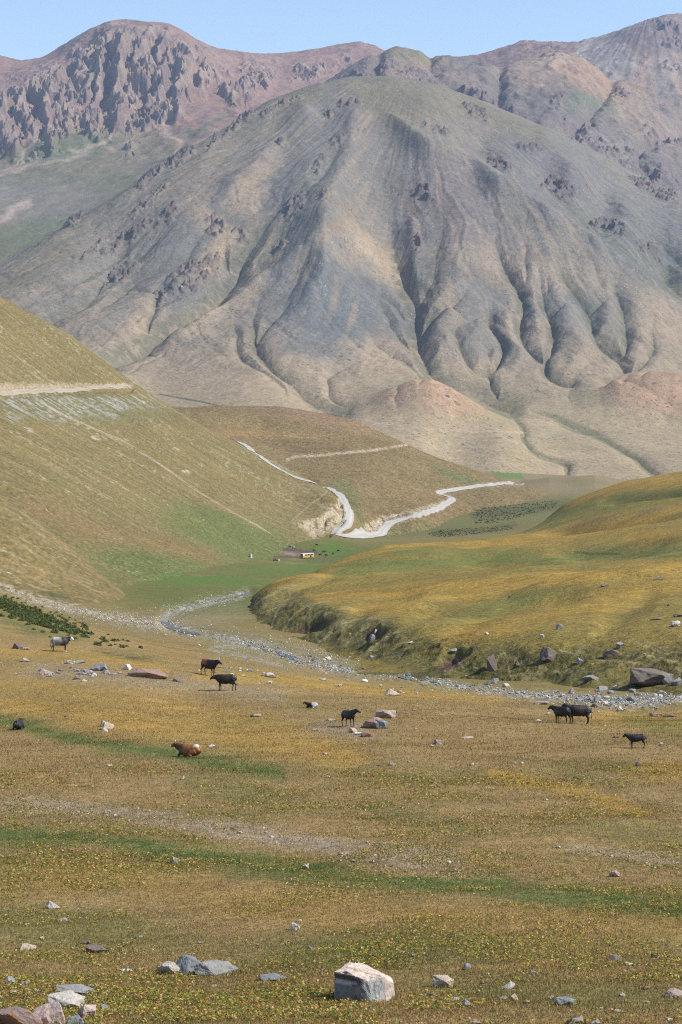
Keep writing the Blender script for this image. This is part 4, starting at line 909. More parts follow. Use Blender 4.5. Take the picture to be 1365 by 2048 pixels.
# ================= the gravel road
def drape_road(pts, width, lift, keys, mat, n=7, cast_keys=None, tone=(.325, .31, .28)):
    path = []
    for p in smooth_line(pts, n):
        w = cast(p[0], p[1], cast_keys or keys)
        if w is not None: path.append(w)
    P = np.array([[p.x, p.y] for p in path])
    for _ in range(9): P[1:-1] = (P[:-2] + 2 * P[1:-1] + P[2:]) / 4
    # resample evenly
    L = np.concatenate([[0], np.cumsum(np.hypot(*np.diff(P, axis=0).T))])
    s_ = np.arange(0, L[-1], width * .4); P = np.stack([np.interp(s_, L, P[:, 0]), np.interp(s_, L, P[:, 1])], -1)
    T = np.gradient(P, axis=0); T /= np.linalg.norm(T, axis=1)[:, None] + 1e-9
    Nn = np.stack([-T[:, 1], T[:, 0]], -1)
    wob = 1 + .18 * perlin(s_ / 30., s_ * 0, 77)
    k = 5; off = np.linspace(-.5, .5, k) * width
    XY = P[:, None, :] + Nn[:, None, :] * off[None, :, None] * wob[:, None, None]
    z = ground_z(XY[..., 0].ravel(), XY[..., 1].ravel(), keys).reshape(XY.shape[:2])
    for _ in range(4): z[1:-1] = (z[:-2] + 2 * z[1:-1] + z[2:]) / 4
    z = np.maximum(z, ground_z(XY[..., 0].ravel(), XY[..., 1].ravel(), keys).reshape(z.shape))
    V = np.concatenate([XY, (z + lift)[..., None]], -1).reshape(-1, 3)
    i = np.arange(len(P) * k).reshape(len(P), k)
    q = np.stack([i[:-1, :-1], i[:-1, 1:], i[1:, 1:], i[1:, :-1]], -1).reshape(-1, 4)
    C = np.zeros((len(V), 3), np.float32); C[:] = tone
    edge = np.abs(np.tile(np.linspace(-1, 1, k), len(P))); C[edge > .9] = np.array(tone) * (.95, .85, .72); C[np.abs(edge - .5) < .1] = np.array(tone) * 1.2
    o = mesh_from_arrays('road', V, q, C, mat); o['kind'] = 'structure'
    return o
roadm = terrain_mat('gravel_road', (1.5, .3, .05), (.10, .10, .08), [(2.0, .08)])
drape_road(ROAD2, 8.0, .22, ['hside', 'mid', 'ground'], roadm)
drape_road(ROAD1, 2.2, .25, ['hside'], roadm, tone=(.27, .235, .18))

# ================= things: helpers
def tag(o, label=None, cat=None, group=None, kind=None):
    if label: o['label'] = label
    if cat: o['category'] = cat
    if group: o['group'] = group
    if kind: o['kind'] = kind
    return o
def empty(name, loc=(0, 0, 0), rot=(0, 0, 0)):
    o = bpy.data.objects.new(name, None); COL.objects.link(o); o.location = loc; o.rotation_euler = rot; o.empty_display_size = .3
    return o
def link_bm(name, bm_, mat, parent=None, smooth=True):
    me = bpy.data.meshes.new(name); bm_.to_mesh(me); bm_.free()
    if smooth: me.polygons.foreach_set('use_smooth', np.ones(len(me.polygons), bool))
    if mat: me.materials.append(mat)
    o = bpy.data.objects.new(name, me); COL.objects.link(o)
    if parent: o.parent = parent
    return o
def slope_rot(x, y, heading, r=.6, amount=1.):
    """rotation that stands a thing on the slope, facing heading (radians from +X)"""
    c, s = math.cos(heading), math.sin(heading)
    q = ground_z([x + r * c, x - r * c, x - .4 * r * s, x + .4 * r * s], [y + r * s, y - r * s, y + .4 * r * c, y - .4 * r * c])
    pitch = math.atan2(q[0] - q[1], 2 * r) * amount; roll = math.atan2(q[2] - q[3], .8 * r) * amount * .5
    R_ = Matrix.Rotation(heading, 4, 'Z') @ Matrix.Rotation(-pitch, 4, 'Y') @ Matrix.Rotation(roll, 4, 'X')
    return R_.to_euler()

# ================= rocks
def rock_mat(name, base, second, dark, lichen=None, lich_amt=.6, scale=3.4):
    m, nd, lk, bs = new_mat(name)
    bs.inputs['Roughness'].default_value = .9; bs.inputs['Specular IOR Level'].default_value = .2
    tc = N(nd, 'ShaderNodeTexCoord'); geo = N(nd, 'ShaderNodeNewGeometry')
    def noise(s, d=4, r=.62):
        n = N(nd, 'ShaderNodeTexNoise', i_Scale=s, i_Detail=d, i_Roughness=r); lk.new(geo.outputs['Position'], n.inputs['Vector']); return n.outputs[0]
    def mix(fac, a, b):
        mx = N(nd, 'ShaderNodeMix', data_type='RGBA')
        lk.new(fac, mx.inputs[0])
        for sock, v in ((6, a), (7, b)):
            if isinstance(v, tuple): mx.inputs[sock].default_value = (*v, 1)
            else: lk.new(v, mx.inputs[sock])
        return mx.outputs[2]
    def ramp(f, lo, hi):
        mr = N(nd, 'ShaderNodeMapRange', i_1=lo, i_2=hi); lk.new(f, mr.inputs[0]); return mr.outputs[0]
    c = mix(ramp(noise(scale), .4, .6), base, second)
    c = mix(ramp(noise(scale * 2.7, 5, .7), .56, .68), c, dark)
    c = mix(ramp(noise(scale * 14, 2), .35, .75), c, tuple(min(1, v * 1.25) for v in base))
    if lichen: c = mix(ramp(noise(scale * 1.6, 3), lich_amt, lich_amt + .05), c, lichen)
    lk.new(c, bs.inputs['Base Color'])
    b1 = N(nd, 'ShaderNodeBump', i_Strength=1., i_Distance=.05); lk.new(noise(scale * 3, 6, .7), b1.inputs['Height'])
    lk.new(b1.outputs[0], bs.inputs['Normal'])
    return m
RM = {
    'pale': rock_mat('pale_stone', (.46, .42, .36), (.38, .34, .29), (.20, .18, .15)),
    'grey': rock_mat('grey_stone', (.23, .225, .21), (.31, .30, .28), (.11, .105, .10)),
    'blue': rock_mat('blue_grey_stone', (.17, .18, .185), (.27, .28, .275), (.08, .085, .09)),
    'pink': rock_mat('pink_stone', (.34, .26, .215), (.26, .21, .18), (.14, .11, .095)),
    'brown': rock_mat('brown_stone', (.15, .12, .10), (.20, .165, .135), (.08, .065, .055)),
    'tan': rock_mat('tan_stone', (.42, .35, .26), (.34, .28, .21), (.18, .14, .11)),
    'white': rock_mat('white_stone', (.60, .57, .52), (.50, .46, .40), (.30, .27, .24)),
    'lichen': rock_mat('lichen_stone', (.34, .31, .28), (.22, .19, .18), (.12, .10, .10), (.50, .17, .03), .56),
    'redlichen': rock_mat('red_lichen_stone', (.26, .175, .145), (.20, .165, .15), (.10, .08, .075), (.45, .18, .05), .56),
    'pinklichen': rock_mat('pink_lichen_stone', (.45, .36, .31), (.36, .24, .20), (.20, .14, .12), (.55, .18, .03), .62),
}
def rock_mesh(seed, npts=13, sub=2, rough=.05, flat=.0):
    rnd = random.Random(seed)
    b = bmesh.new()
    for i in range(npts):
        v = Vector((rnd.gauss(0, 1), rnd.gauss(0, 1), rnd.gauss(0, 1))).normalized()
        k = rnd.uniform(.82, 1.05); b.verts.new((v.x * k, v.y * k, v.z * k))
    r = bmesh.ops.convex_hull(b, input=b.verts)
    bmesh.ops.delete(b, geom=[g for g in r['geom_interior'] if isinstance(g, bmesh.types.BMVert)], context='VERTS')
    bmesh.ops.bevel(b, geom=list(b.edges), offset=.025, segments=1, affect='EDGES')
    bmesh.ops.triangulate(b, faces=b.faces)
    for _ in range(sub): bmesh.ops.subdivide_edges(b, edges=b.edges, cuts=1, use_grid_fill=True)
    from mathutils import noise as mn
    o = Vector((seed * 3.1, seed * 1.7, 0))
    for v in b.verts:
        n = mn.noise(v.co * 2.0 + o) * rough + mn.noise(v.co * 6 + o) * rough * .5 + mn.noise(v.co * 14 + o) * rough * .25
        v.co += v.co.normalized() * n
    zs = [v.co.z for v in b.verts]; xs = [v.co.x for v in b.verts]; ys = [v.co.y for v in b.verts]
    cx, cy = (max(xs) + min(xs)) / 2, (max(ys) + min(ys)) / 2
    for v in b.verts:      # unit footprint, base a little below the ground
        v.co = Vector(((v.co.x - cx) / (max(xs) - min(xs)), (v.co.y - cy) / (max(ys) - min(ys)), (v.co.z - min(zs)) / (max(zs) - min(zs)) * 1.35 - .35))
    me = bpy.data.meshes.new('rock'); b.to_mesh(me); b.free()
    me.shade_flat() if hasattr(me, 'shade_flat') else None
    return me
RPROTO = [rock_mesh(100 + i, 11 + i % 8, 3, .085) for i in range(14)]
RCACHE = {}
def rock(px, py, w, h, kind, label=None, group=None, cat='rock', seed=None, name='rock', yaw=None, depth=.8, pyfoot=True, keys=None):
    """a rock seen w x h photo pixels big with its foot at (px, py)"""
    P = cast(px, py, keys)
    if P is None: return None
    seed = int(px * 7 + py * 13) if seed is None else seed
    rnd = random.Random(seed)
    mk = (seed % len(RPROTO), kind)
    if mk not in RCACHE:
        me = RPROTO[mk[0]].copy(); me.materials.clear(); me.materials.append(RM[kind]); RCACHE[mk] = me
    o = bpy.data.objects.new(name, RCACHE[mk]); COL.objects.link(o)
    s = P.y / F
    wx = w * s * 1.05; dep = wx * depth * rnd.uniform(.7, 1.1)
    # seen from above at a shallow angle, the top face adds to the height in the picture
    hz_ = max(.25 * h * s, h * s - dep * .10)
    o.scale = (wx, dep, hz_)
    yy_ = P.y + dep * .4
    o.location = (P.x * yy_ / P.y, yy_, float(ground_z(P.x * yy_ / P.y, yy_, keys)[0]) if hz_ > 0 else P.z)
    o.location.z = max(o.location.z, P.z - .1)
    o.rotation_euler = (rnd.uniform(-.08, .08), rnd.uniform(-.12, .12), (rnd.choice([0, math.pi]) + rnd.uniform(-.25, .25)) if yaw is None else yaw)
    tag(o, label, cat, group)
    return o

ROCKS = [
 (338, 1950, 48, 32, 'pale', 'pale low rock at the left end of the blue-grey rock group in the meadow'),
 (378, 1950, 56, 42, 'blue', 'pointed blue-grey rock in the middle of the near rock group'),
 (434, 1953, 88, 38, 'grey', 'long sloping grey rock at the right end of the near rock group'),
 (546, 1962, 54, 13, 'blue', 'flat blue-grey slab right of the sloping grey rock'),
 (30, 2062, 120, 54, 'redlichen', 'large reddish rock with orange lichen in the bottom left corner'),
 (98, 2056, 66, 54, 'pinklichen', 'pale rock with bright orange lichen patches beside the large reddish rock'),
 (132, 2018, 76, 36, 'pale', 'whitish pointed rock just behind the lichen rocks in the corner'),
 (150, 1990, 76, 20, 'grey', 'long grey slab behind the whitish pointed rock'),
 (172, 2036, 44, 34, 'pinklichen', 'small pale rock with an orange lichen edge by the corner rocks'),
 (208, 2026, 20, 20, 'grey', 'small upright grey rock at the right of the corner rocks'),
 (150, 2054, 40, 26, 'blue', 'small blue-grey wedge at the bottom edge by the corner rocks'),
 (107, 1818, 30, 19, 'pale', 'rounded pale rock alone on the left of the near meadow'),
 (125, 1844, 24, 10, 'pink', 'low pinkish stone just below the rounded pale rock'),
 (55, 1900, 36, 14, 'tan', 'tan low rock near the left edge of the near meadow'),
 (195, 1906, 46, 20, 'brown', 'brownish grey rock half sunk in yellow weeds'),
 (172, 1888, 18, 8, 'brown', 'small brown stone touching the half sunk brownish rock'),
 (20, 1968, 26, 17, 'grey', 'grey rounded stone at the left edge above the corner rocks'),
 (256, 1943, 28, 6, 'white', 'thin whitish flat stone left of the near rock group'),
 (351, 1727, 17, 15, 'tan', 'egg shaped grey stone beside the green strip'),
 (590, 1860, 19, 17, 'white', 'white wedge stone standing in the middle of the near meadow'),
 (599, 1844, 13, 6, 'pale', 'tiny pale stone just above the white wedge stone'),
 (623, 1902, 17, 12, 'blue', 'small blue-grey cube like stone above the big cracked boulder'),
 (612, 1738, 13, 10, 'tan', 'small tan stone at the foot of the bare gravel strip'),
 (886, 1976, 43, 27, 'tan', 'rounded cream rock right of the big cracked boulder'),
 (935, 1940, 16, 16, 'grey', 'upright grey stone above and right of the rounded cream rock'),
 (1018, 1979, 28, 17, 'pale', 'grey and white stone in the row right of the cream rock'),
 (1067, 1951, 17, 13, 'pink', 'pinkish pointed stone on the yellow-green weeds'),
 (908, 2004, 28, 10, 'tan', 'low cream stone below the rounded cream rock'),
 (935, 2014, 24, 19, 'grey', 'grey cube shaped rock below the rounded cream rock'),
 (1008, 1999, 24, 8, 'blue', 'flat bluish stone right of the grey cube shaped rock'),
 (1029, 2001, 15, 15, 'tan', 'small upright beige stone beside the flat bluish stone'),
 (1054, 2008, 13, 9, 'pink', 'small brownish pink stone right of the upright beige stone'),
 (1131, 2011, 42, 18, 'blue', 'dark blue-grey rock on the right of the near meadow'),
 (1104, 1999, 14, 9, 'grey', 'little grey stone touching the dark blue-grey rock'),
 (1248, 1993, 19, 9, 'pale', 'oval pale grey stone on the right of the near meadow'),
 (1347, 1996, 42, 22, 'pink', 'pinkish white rock cut by the right edge of the meadow'),
 (1230, 1754, 21, 15, 'pinklichen', 'white stone with a reddish top above the green strip'),
 (1262, 1932, 21, 8, 'pale', 'flat cream stone below the right brown stone'),
 (1314, 1916, 24, 11, 'brown', 'dark flat stone high on the right of the near meadow'),
 (1230, 1922, 30, 14, 'brown', 'dull brown stone nearly hidden in grass on the right'),
 (1292, 1980, 17, 10, 'brown', 'small dark brown stone left of the pinkish white rock'),
 (1340, 2042, 16, 8, 'pale', 'small pale grey stone low near the right edge'),
 (1240, 2025, 26, 7, 'tan', 'thin tan sliver of stone low on the right'),
 (1150, 2050, 38, 20, 'blue', 'pointed blue-grey rock cut by the bottom edge'),
 (1186, 2050, 34, 12, 'grey', 'low grey rock beside the pointed one at the bottom edge'),
 (953, 2050, 26, 10, 'pink', 'brownish stone cut by the bottom edge of the meadow'),
 (300, 1357, 78, 26, 'redlichen', 'big flat reddish boulder with orange lichen behind the golden grass'),
 (356, 1364, 19, 12, 'brown', 'small brown rock at the right end of the big flat reddish boulder'),
 (256, 1340, 15, 13, 'white', 'white block at the left end of the big flat reddish boulder'),
 (92, 1349, 34, 15, 'lichen', 'grey and rust rock left of the jumbled grey stones'),
 (36, 1298, 22, 13, 'brown', 'round brownish boulder left of the grey and white cow'),
 (52, 1300, 14, 7, 'pink', 'flat pink stone right against the round brownish boulder'),
 (200, 1342, 30, 15, 'blue', 'bluish boulder at the right of the jumbled grey stones'),
 (212, 1348, 16, 9, 'grey', 'grey stone leaning on the bluish boulder'),
 (142, 1328, 18, 9, 'pale', 'pale stone above the jumbled grey stones'),
 (160, 1327, 22, 8, 'grey', 'long grey stone lying beside the pale one above the jumble'),
 (188, 1352, 12, 7, 'white', 'small whitish stone under the bluish boulder'),
 (155, 1359, 16, 8, 'brown', 'purplish stone below the jumbled grey stones'),
 (170, 1363, 15, 6, 'tan', 'cream stone right of the purplish stone'),
 (50, 1324, 18, 9, 'pink', 'pink grey stone below the round brownish boulder'),
 (216, 1459, 24, 16, 'tan', 'white boulder with a dark side in the golden grass'),
 (206, 1453, 10, 13, 'lichen', 'orange lichen covered stone against the white boulder'),
 (209, 1464, 14, 10, 'pale', 'small pale stone at the foot of the white boulder'),
 (424, 1495, 17, 7, 'pale', 'small pale green-grey stone right of the lying reddish cow'),
 (512, 1434, 22, 9, 'pink', 'pale pink flat stone in the golden grass'),
 (540, 1355, 20, 11, 'pale', 'whitish grey boulder right of the two dark cows'),
 (786, 1391, 28, 16, 'tan', 'blocky cream boulder at the far edge of the meadow'),
 (774, 1391, 12, 12, 'lichen', 'rusty darker rock against the blocky cream boulder'),
 (729, 1364, 15, 7, 'white', 'white stone just behind the blocky cream boulder'),
 (771, 1437, 42, 20, 'lichen', 'slanting grey and orange rock behind the calf'),
 (750, 1457, 46, 25, 'redlichen', 'big rust and grey boulder right of the standing calf'),
 (762, 1458, 26, 20, 'blue', 'smooth blue-grey boulder leaning on the rust boulder'),
 (706, 1466, 18, 12, 'pinklichen', 'orange topped rock at the feet of the calf'),
 (733, 1474, 22, 13, 'redlichen', 'rust and grey rock in front of the calf'),
 (716, 1470, 20, 8, 'white', 'white flat rock in front of the calf'),
 (663, 1442, 18, 6, 'pink', 'flat pink stone left of the standing calf'),
 (877, 1489, 16, 12, 'pink', 'pink grey stone in the middle of the meadow'),
 (934, 1477, 26, 6, 'tan', 'thin tan slab in the middle of the meadow'),
 (1077, 1443, 15, 6, 'tan', 'cream stone left of the two dark cattle'),
 (1085, 1409, 30, 8, 'pink', 'long pinkish slab behind the two dark cattle'),
 (1276, 1533, 12, 12, 'brown', 'dark red stone below the lone black calf'),
 (1324, 1493, 10, 10, 'tan', 'pale stone right of the lone black calf'),
 (1313, 1433, 26, 10, 'redlichen', 'reddish rock near the right edge behind the lone calf'),
 (1341, 1434, 26, 9, 'brown', 'brown slab at the right edge beside the reddish rock'),
 (366, 1559, 9, 8, 'pinklichen', 'tiny orange stone below the lying reddish cow'),
 (785, 1531, 14, 7, 'pale', 'small pale stone low in the middle of the dry meadow'),
 (1232, 1476, 14, 6, 'brown', 'small brown stone behind the lone black calf'),
 (220, 1533, 14, 5, 'tan', 'little tan stone in the meadow below the white boulder'),
 # right bank and hills
 (985, 1343, 22, 36, 'brown', 'tall pointed brown rock at the foot of the bank', 'hills'),
 (1097, 1327, 30, 26, 'brown', 'big dark squarish boulder jutting from the bank', 'hills'),
 (1222, 1315, 34, 20, 'brown', 'dark slanted boulder high on the steep bank', 'hills'),
 (1240, 1297, 18, 14, 'grey', 'grey tip of rock over the dark slanted boulder', 'hills'),
 (1160, 1330, 14, 16, 'grey', 'small grey rock between the bank boulders', 'hills'),
 (1036, 1335, 12, 12, 'brown', 'small dark rock between the two largest bank boulders', 'hills'),
 (1180, 1362, 34, 14, 'grey', 'low grey slab at the foot of the bank', 'hills'),
 (1120, 1259, 14, 14, 'grey', 'grey rock alone on the golden slope', 'hills'),
 (1084, 1276, 10, 8, 'pale', 'small grey rock below the lone rock on the golden slope', 'hills'),
 (1350, 1253, 22, 13, 'pale', 'light grey boulder near the right edge of the slope', 'hills'),
 (1358, 1234, 22, 8, 'brown', 'flat brown rock above the light grey boulder', 'hills'),
 (1315, 1240, 26, 6, 'brown', 'long low brown outcrop left of the light grey boulder', 'hills'),
 (1338, 1212, 6, 6, 'brown', 'tiny dark stone on the upper golden slope', 'hills'),
 (908, 1307, 16, 8, 'grey', 'grey stone at the top edge of the eroded bank', 'hills'),
 (745, 1278, 12, 10, 'grey', 'grey rock in the gully of the bank', 'hills'),
 (752, 1268, 6, 10, 'white', 'thin white stone standing in the bank gully', 'hills'),
 (820, 1288, 14, 7, 'pale', 'pale stone at the edge of the golden slope', 'hills'),
 (1020, 1196, 6, 6, 'brown', 'small dark stone on the middle of the golden hill', 'hills'),
 (974, 1270, 8, 6, 'pale', 'small pale stone low on the golden hill', 'hills'),
 (1317, 1160, 22, 7, 'brown', 'flat reddish outcrop high on the golden hill', 'hills'),
 (1210, 1174, 16, 5, 'brown', 'low brown outcrop in the middle of the hill top', 'hills'),
 (746, 1323, 20, 14, 'grey', 'grey boulder by the stones below the bank'),
 (817, 1336, 12, 8, 'pink', 'pinkish round stone beside the stream'),
 (1302, 1374, 88, 36, 'brown', 'huge smooth purple-brown boulder above the pale gravel'),
 (1334, 1368, 22, 20, 'grey', 'light grey boulder leaning on the huge purple-brown boulder'),
 (1352, 1372, 24, 18, 'grey', 'grey boulder at the right of the huge purple-brown boulder'),
 (990, 1367, 18, 12, 'grey', 'grey stone in the gravel under the tall pointed rock'),
 (975, 1370, 16, 10, 'brown', 'dark stone in the gravel under the tall pointed rock'),
 (1143, 1387, 12, 12, 'grey', 'dark grey stone standing in the gravel right of centre'),
 (1205, 1382, 22, 12, 'grey', 'grey rock behind the stream gravel on the right'),
 (1262, 1404, 18, 14, 'grey', 'grey block in the pale gravel on the right'),
 (1192, 1404, 12, 10, 'grey', 'grey stone at the left edge of the pale gravel'),
 (1190, 1415, 14, 10, 'brown', 'brown stone at the left edge of the pale gravel'),
 (1240, 1422, 14, 10, 'pale', 'pale stone at the near edge of the pale gravel'),
 (1232, 1378, 12, 8, 'pale', 'small pale stone behind the pale gravel'),
]
for r in ROCKS:
    k = r[6] if len(r) > 6 else 'ground'
    rock(r[0], r[1], r[2], r[3], r[4], r[5], 'rocks lying about the valley', keys=['ground', 'hills'] if (k == 'hills' or r[0] > 900 and 1350 < r[1] < 1425) else [k])

# the big cracked boulder: shaped corner by corner
def hero_boulder():
    P = cast(728, 2004, ['ground']); s = P.y / F
    t = empty('boulder', (P.x, P.y, P.z))
    tag(t, 'big cracked boulder with cream top and dark grey front, largest in the near meadow', 'boulder', 'rocks lying about the valley')
    b = bmesh.new()
    def c(px, py, d): return b.verts.new(((px - 728) * s, d, (2004 - py) * s - d * .27))
    pts = [c(667, 1942, .22), c(668, 2006, .12), c(712, 2012, -.02), c(755, 2022, -.10), c(776, 2012, -.02), c(790, 1992, .15), c(789, 1966, .18), c(770, 1952, .05), c(735, 1960, -.06), c(711, 1950, -.05),
           c(692, 1938, .12), c(699, 1925, .62), c(712, 1926, .80), c(728, 1929, .88), c(786, 1956, .72), c(795, 2000, .80), c(700, 1990, 1.0), c(672, 1990, .8)]
    bmesh.ops.convex_hull(b, input=b.verts)
    bmesh.ops.delete(b, geom=[v for v in b.verts if not v.link_faces], context='VERTS')
    bmesh.ops.triangulate(b, faces=b.faces)
    for _ in range(4): bmesh.ops.subdivide_edges(b, edges=b.edges, cuts=1, use_grid_fill=True)
    b.normal_update()
    from mathutils import noise as mn
    for v in b.verts:
        q = v.co
        n = mn.noise(q * 3) * .025 + abs(mn.noise(Vector((q.x * 9, q.y * 9, q.z * 3)))) * -.02 + mn.noise(q * 22) * .008
        left = max(0, min(1, (-.05 - q.x) * 8)) * (1 if q.y < .25 else 0)
        n -= left * max(0, .5 - abs((q.z - .38) * 7)) * .16            # the hollow in the dark face
        v.co = q + v.normal * n
    m, nd, lk, bs = new_mat('cracked_boulder_stone')
    bs.inputs['Roughness'].default_value = .88
    geo = N(nd, 'ShaderNodeNewGeometry'); tc = N(nd, 'ShaderNodeTexCoord')
    at = N(nd, 'ShaderNodeAttribute', attribute_name='Col')
    n1 = N(nd, 'ShaderNodeTexNoise', i_Scale=7.0, i_Detail=5., i_Roughness=.7); lk.new(tc.outputs['Object'], n1.inputs['Vector'])
    mr = N(nd, 'ShaderNodeMapRange', i_1=.3, i_2=.7, i_3=.6, i_4=1.35); lk.new(n1.outputs[0], mr.inputs[0])
    mul = N(nd, 'ShaderNodeVectorMath', operation='SCALE'); lk.new(at.outputs['Color'], mul.inputs[0]); lk.new(mr.outputs[0], mul.inputs['Scale'])
    lk.new(mul.outputs[0], bs.inputs['Base Color'])
    bp = N(nd, 'ShaderNodeBump', i_Strength=1., i_Distance=.04); n2 = N(nd, 'ShaderNodeTexNoise', i_Scale=9., i_Detail=6., i_Roughness=.7)
    mp = N(nd, 'ShaderNodeMapping'); mp.inputs['Scale'].default_value = (1.6, 1.6, .6); lk.new(tc.outputs['Object'], mp.inputs['Vector']); lk.new(mp.outputs[0], n2.inputs['Vector'])
    lk.new(n2.outputs[0], bp.inputs['Height']); lk.new(bp.outputs[0], bs.inputs['Normal'])
    o = link_bm('weathered_body', b, m, t, smooth=False)
    me = o.data
    a = me.color_attributes.new('Col', 'FLOAT_COLOR', 'POINT')
    cs = np.ones((len(me.vertices), 4), np.float32)
    for i, v in enumerate(me.vertices):
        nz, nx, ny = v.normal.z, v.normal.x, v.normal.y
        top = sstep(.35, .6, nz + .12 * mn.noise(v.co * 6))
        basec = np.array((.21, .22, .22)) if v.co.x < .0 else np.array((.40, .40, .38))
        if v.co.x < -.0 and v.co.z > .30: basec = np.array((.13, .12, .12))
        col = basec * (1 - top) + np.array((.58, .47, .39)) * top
        ln = abs((v.co.x + .18) * .45 + (v.co.y - .30) * .9)
        if top > .6 and ln < .022 + .02 * mn.noise(v.co * 9) and -.28 < v.co.x < .30: col = np.array((.46, .19, .05))
        if nx > .5 and top < .5: col = np.array((.46, .36, .30))
        cs[i, :3] = col
    a.data.foreach_set('color', cs.ravel())
    return t
hero_boulder()

# many smaller stones, each its own thing, over the meadow
rs = random.Random(5)
def region_rocks(n, boxes, sizes, kinds, label, group, keys=('ground',), squash=.55):
    for i in range(n):
        pts, sprd = boxes
        k = rs.uniform(0, len(pts) - 1.001); a = int(k); f = k - a
        px = pts[a][0] * (1 - f) + pts[a + 1][0] * f + rs.gauss(0, sprd[0]); py = pts[a][1] * (1 - f) + pts[a + 1][1] * f + rs.gauss(0, sprd[1])
        if px < -10 or px > 1375: continue
        w = rs.uniform(*sizes) * rs.choice((.8, 1, 1, 1.3))
        rock(px, py, w, w * rs.uniform(squash * .7, squash * 1.25), rs.choice(kinds), label, group, seed=rs.randrange(99999), keys=list(keys), name='stone', cat='stone')
region_rocks(34, ([(430, 1650), (600, 1690), (760, 1715), (930, 1730)], (45, 14)), (4, 9), ('pale', 'tan', 'grey', 'white'), 'small stone on the bare gravel strip across the near meadow', 'stones on the bare strip')
region_rocks(16, ([(0, 1615), (150, 1620), (330, 1650)], (30, 14)), (5, 10), ('pale', 'tan', 'pink'), 'small pale stone on the stony ground at the left of the meadow', 'stones on the left stony ground')
region_rocks(24, ([(90, 1345), (150, 1345), (215, 1345)], (18, 7)), (6, 13), ('grey', 'blue', 'pale'), 'grey stone in the jumble of stones left of the flat reddish boulder', 'jumbled grey stones')
region_rocks(14, ([(1150, 1700), (1365, 1735)], (40, 8)), (5, 9), ('pale', 'white', 'tan'), 'small pale stone on the thin grass at the right of the meadow', 'stones on the right of the meadow')
region_rocks(26, ([(440, 1360), (700, 1370), (1000, 1400), (1300, 1470)], (50, 12)), (4, 9), ('pale', 'tan', 'pink'), 'small pale stone scattered along the far edge of the meadow', 'stones along the far meadow edge')
region_rocks(12, ([(20, 2000), (120, 1995), (230, 2035)], (26, 14)), (8, 18), ('grey', 'pale', 'blue', 'pinklichen'), 'small broken rock among the larger rocks in the bottom left corner', 'broken rocks in the corner')
region_rocks(26, ([(30, 1900), (700, 1950), (1330, 1960)], (80, 50)), (5, 11), ('pale', 'blue', 'tan', 'grey'), 'small loose stone in the grass and weeds of the near meadow', 'loose stones in the near meadow')
region_rocks(18, ([(100, 1500), (700, 1560), (1300, 1600)], (70, 40)), (4, 8), ('brown', 'pink', 'tan'), 'small dull stone sunk in the dry brown grass of the open middle meadow', 'stones in the open middle meadow')
region_rocks(22, ([(600, 1450), (900, 1470), (1250, 1520)], (60, 40)), (4, 10), ('tan', 'pale', 'pink'), 'small tan stone on the dry brown grass around the cattle', 'stones around the cattle')
region_rocks(20, ([(1150, 1400), (1365, 1385)], (40, 12)), (8, 17), ('grey', 'blue', 'pale'), 'grey boulder lying in the pale gravel at the right of the stream', 'boulders in the pale gravel')
region_rocks(26, ([(560, 1310), (800, 1345), (1100, 1388)], (30, 7)), (5, 12), ('grey', 'blue', 'brown', 'pale'), 'grey stone among the gravel of the narrow middle stretch of the stream', 'stones in the middle stream')
region_rocks(16, ([(430, 1340), (470, 1343), (510, 1350)], (26, 4)), (5, 9), ('pale', 'white', 'grey'), 'whitish stone in the line behind the red-backed cow', 'whitish stones behind the red-backed cow')

# ---- uncountable stones of the stream bed and the scree: one object
def stone_scatter(name, specs, seed, mat):
    rng = np.random.RandomState(seed)
    base = bmesh.new(); bmesh.ops.create_icosphere(base, subdivisions=1, radius=.5)
    bv = np.array([v.co[:] for v in base.verts]); bf = np.array([[v.index for v in f.verts] for f in base.faces]); base.free()
    VV, FF, CC = [], [], []; off = 0
    for pts, (sx, sy), n, (s0, s1), cols in specs:
        pts = np.array(pts, float)
        k = rng.uniform(0, len(pts) - 1.001, n); a = k.astype(int); f = (k - a)[:, None]
        pp = pts[a] * (1 - f) + pts[a + 1] * f + rng.normal(0, 1, (n, 2)) * (sx, sy)
        for (px, py) in pp:
            if not (-20 < px < 1390): continue
            P = cast(px, py, ['ground'])
            if P is None or P.y < 30: continue
            s = (s0 + (s1 - s0) * rng.rand() ** 2.5) * P.y / F
            v = bv * (1 + .3 * rng.normal(0, 1, (len(bv), 1)).clip(-1, 1)) * (s, s * rng.uniform(.7, 1.2), s * rng.uniform(.5, .8))
            an = rng.rand() * 6.28; c_, s_ = math.cos(an), math.sin(an)
            v = np.stack([v[:, 0] * c_ - v[:, 1] * s_, v[:, 0] * s_ + v[:, 1] * c_, v[:, 2]], -1) + (P.x, P.y, P.z + s * .12)
            VV.append(v); FF.append(bf + off); off += len(bv)
            col = np.array(cols[rng.randint(len(cols))]) * rng.uniform(.75, 1.2); CC.append(np.tile(col, (len(bv), 1)))
    o = mesh_from_arrays(name, np.concatenate(VV), np.concatenate(FF), np.concatenate(CC), mat, smooth=False)
    o['kind'] = 'stuff'
    return o
sm = terrain_mat('stream_stone', (3.0, 1.0), (.2, .15), [(9.0, .03)])
GRC = [(.34, .36, .37), (.26, .28, .29), (.46, .47, .46), (.17, .18, .18), (.31, .29, .25)]
WRM = [(.50, .46, .40), (.42, .37, .30), (.56, .53, .48), (.34, .29, .24)]
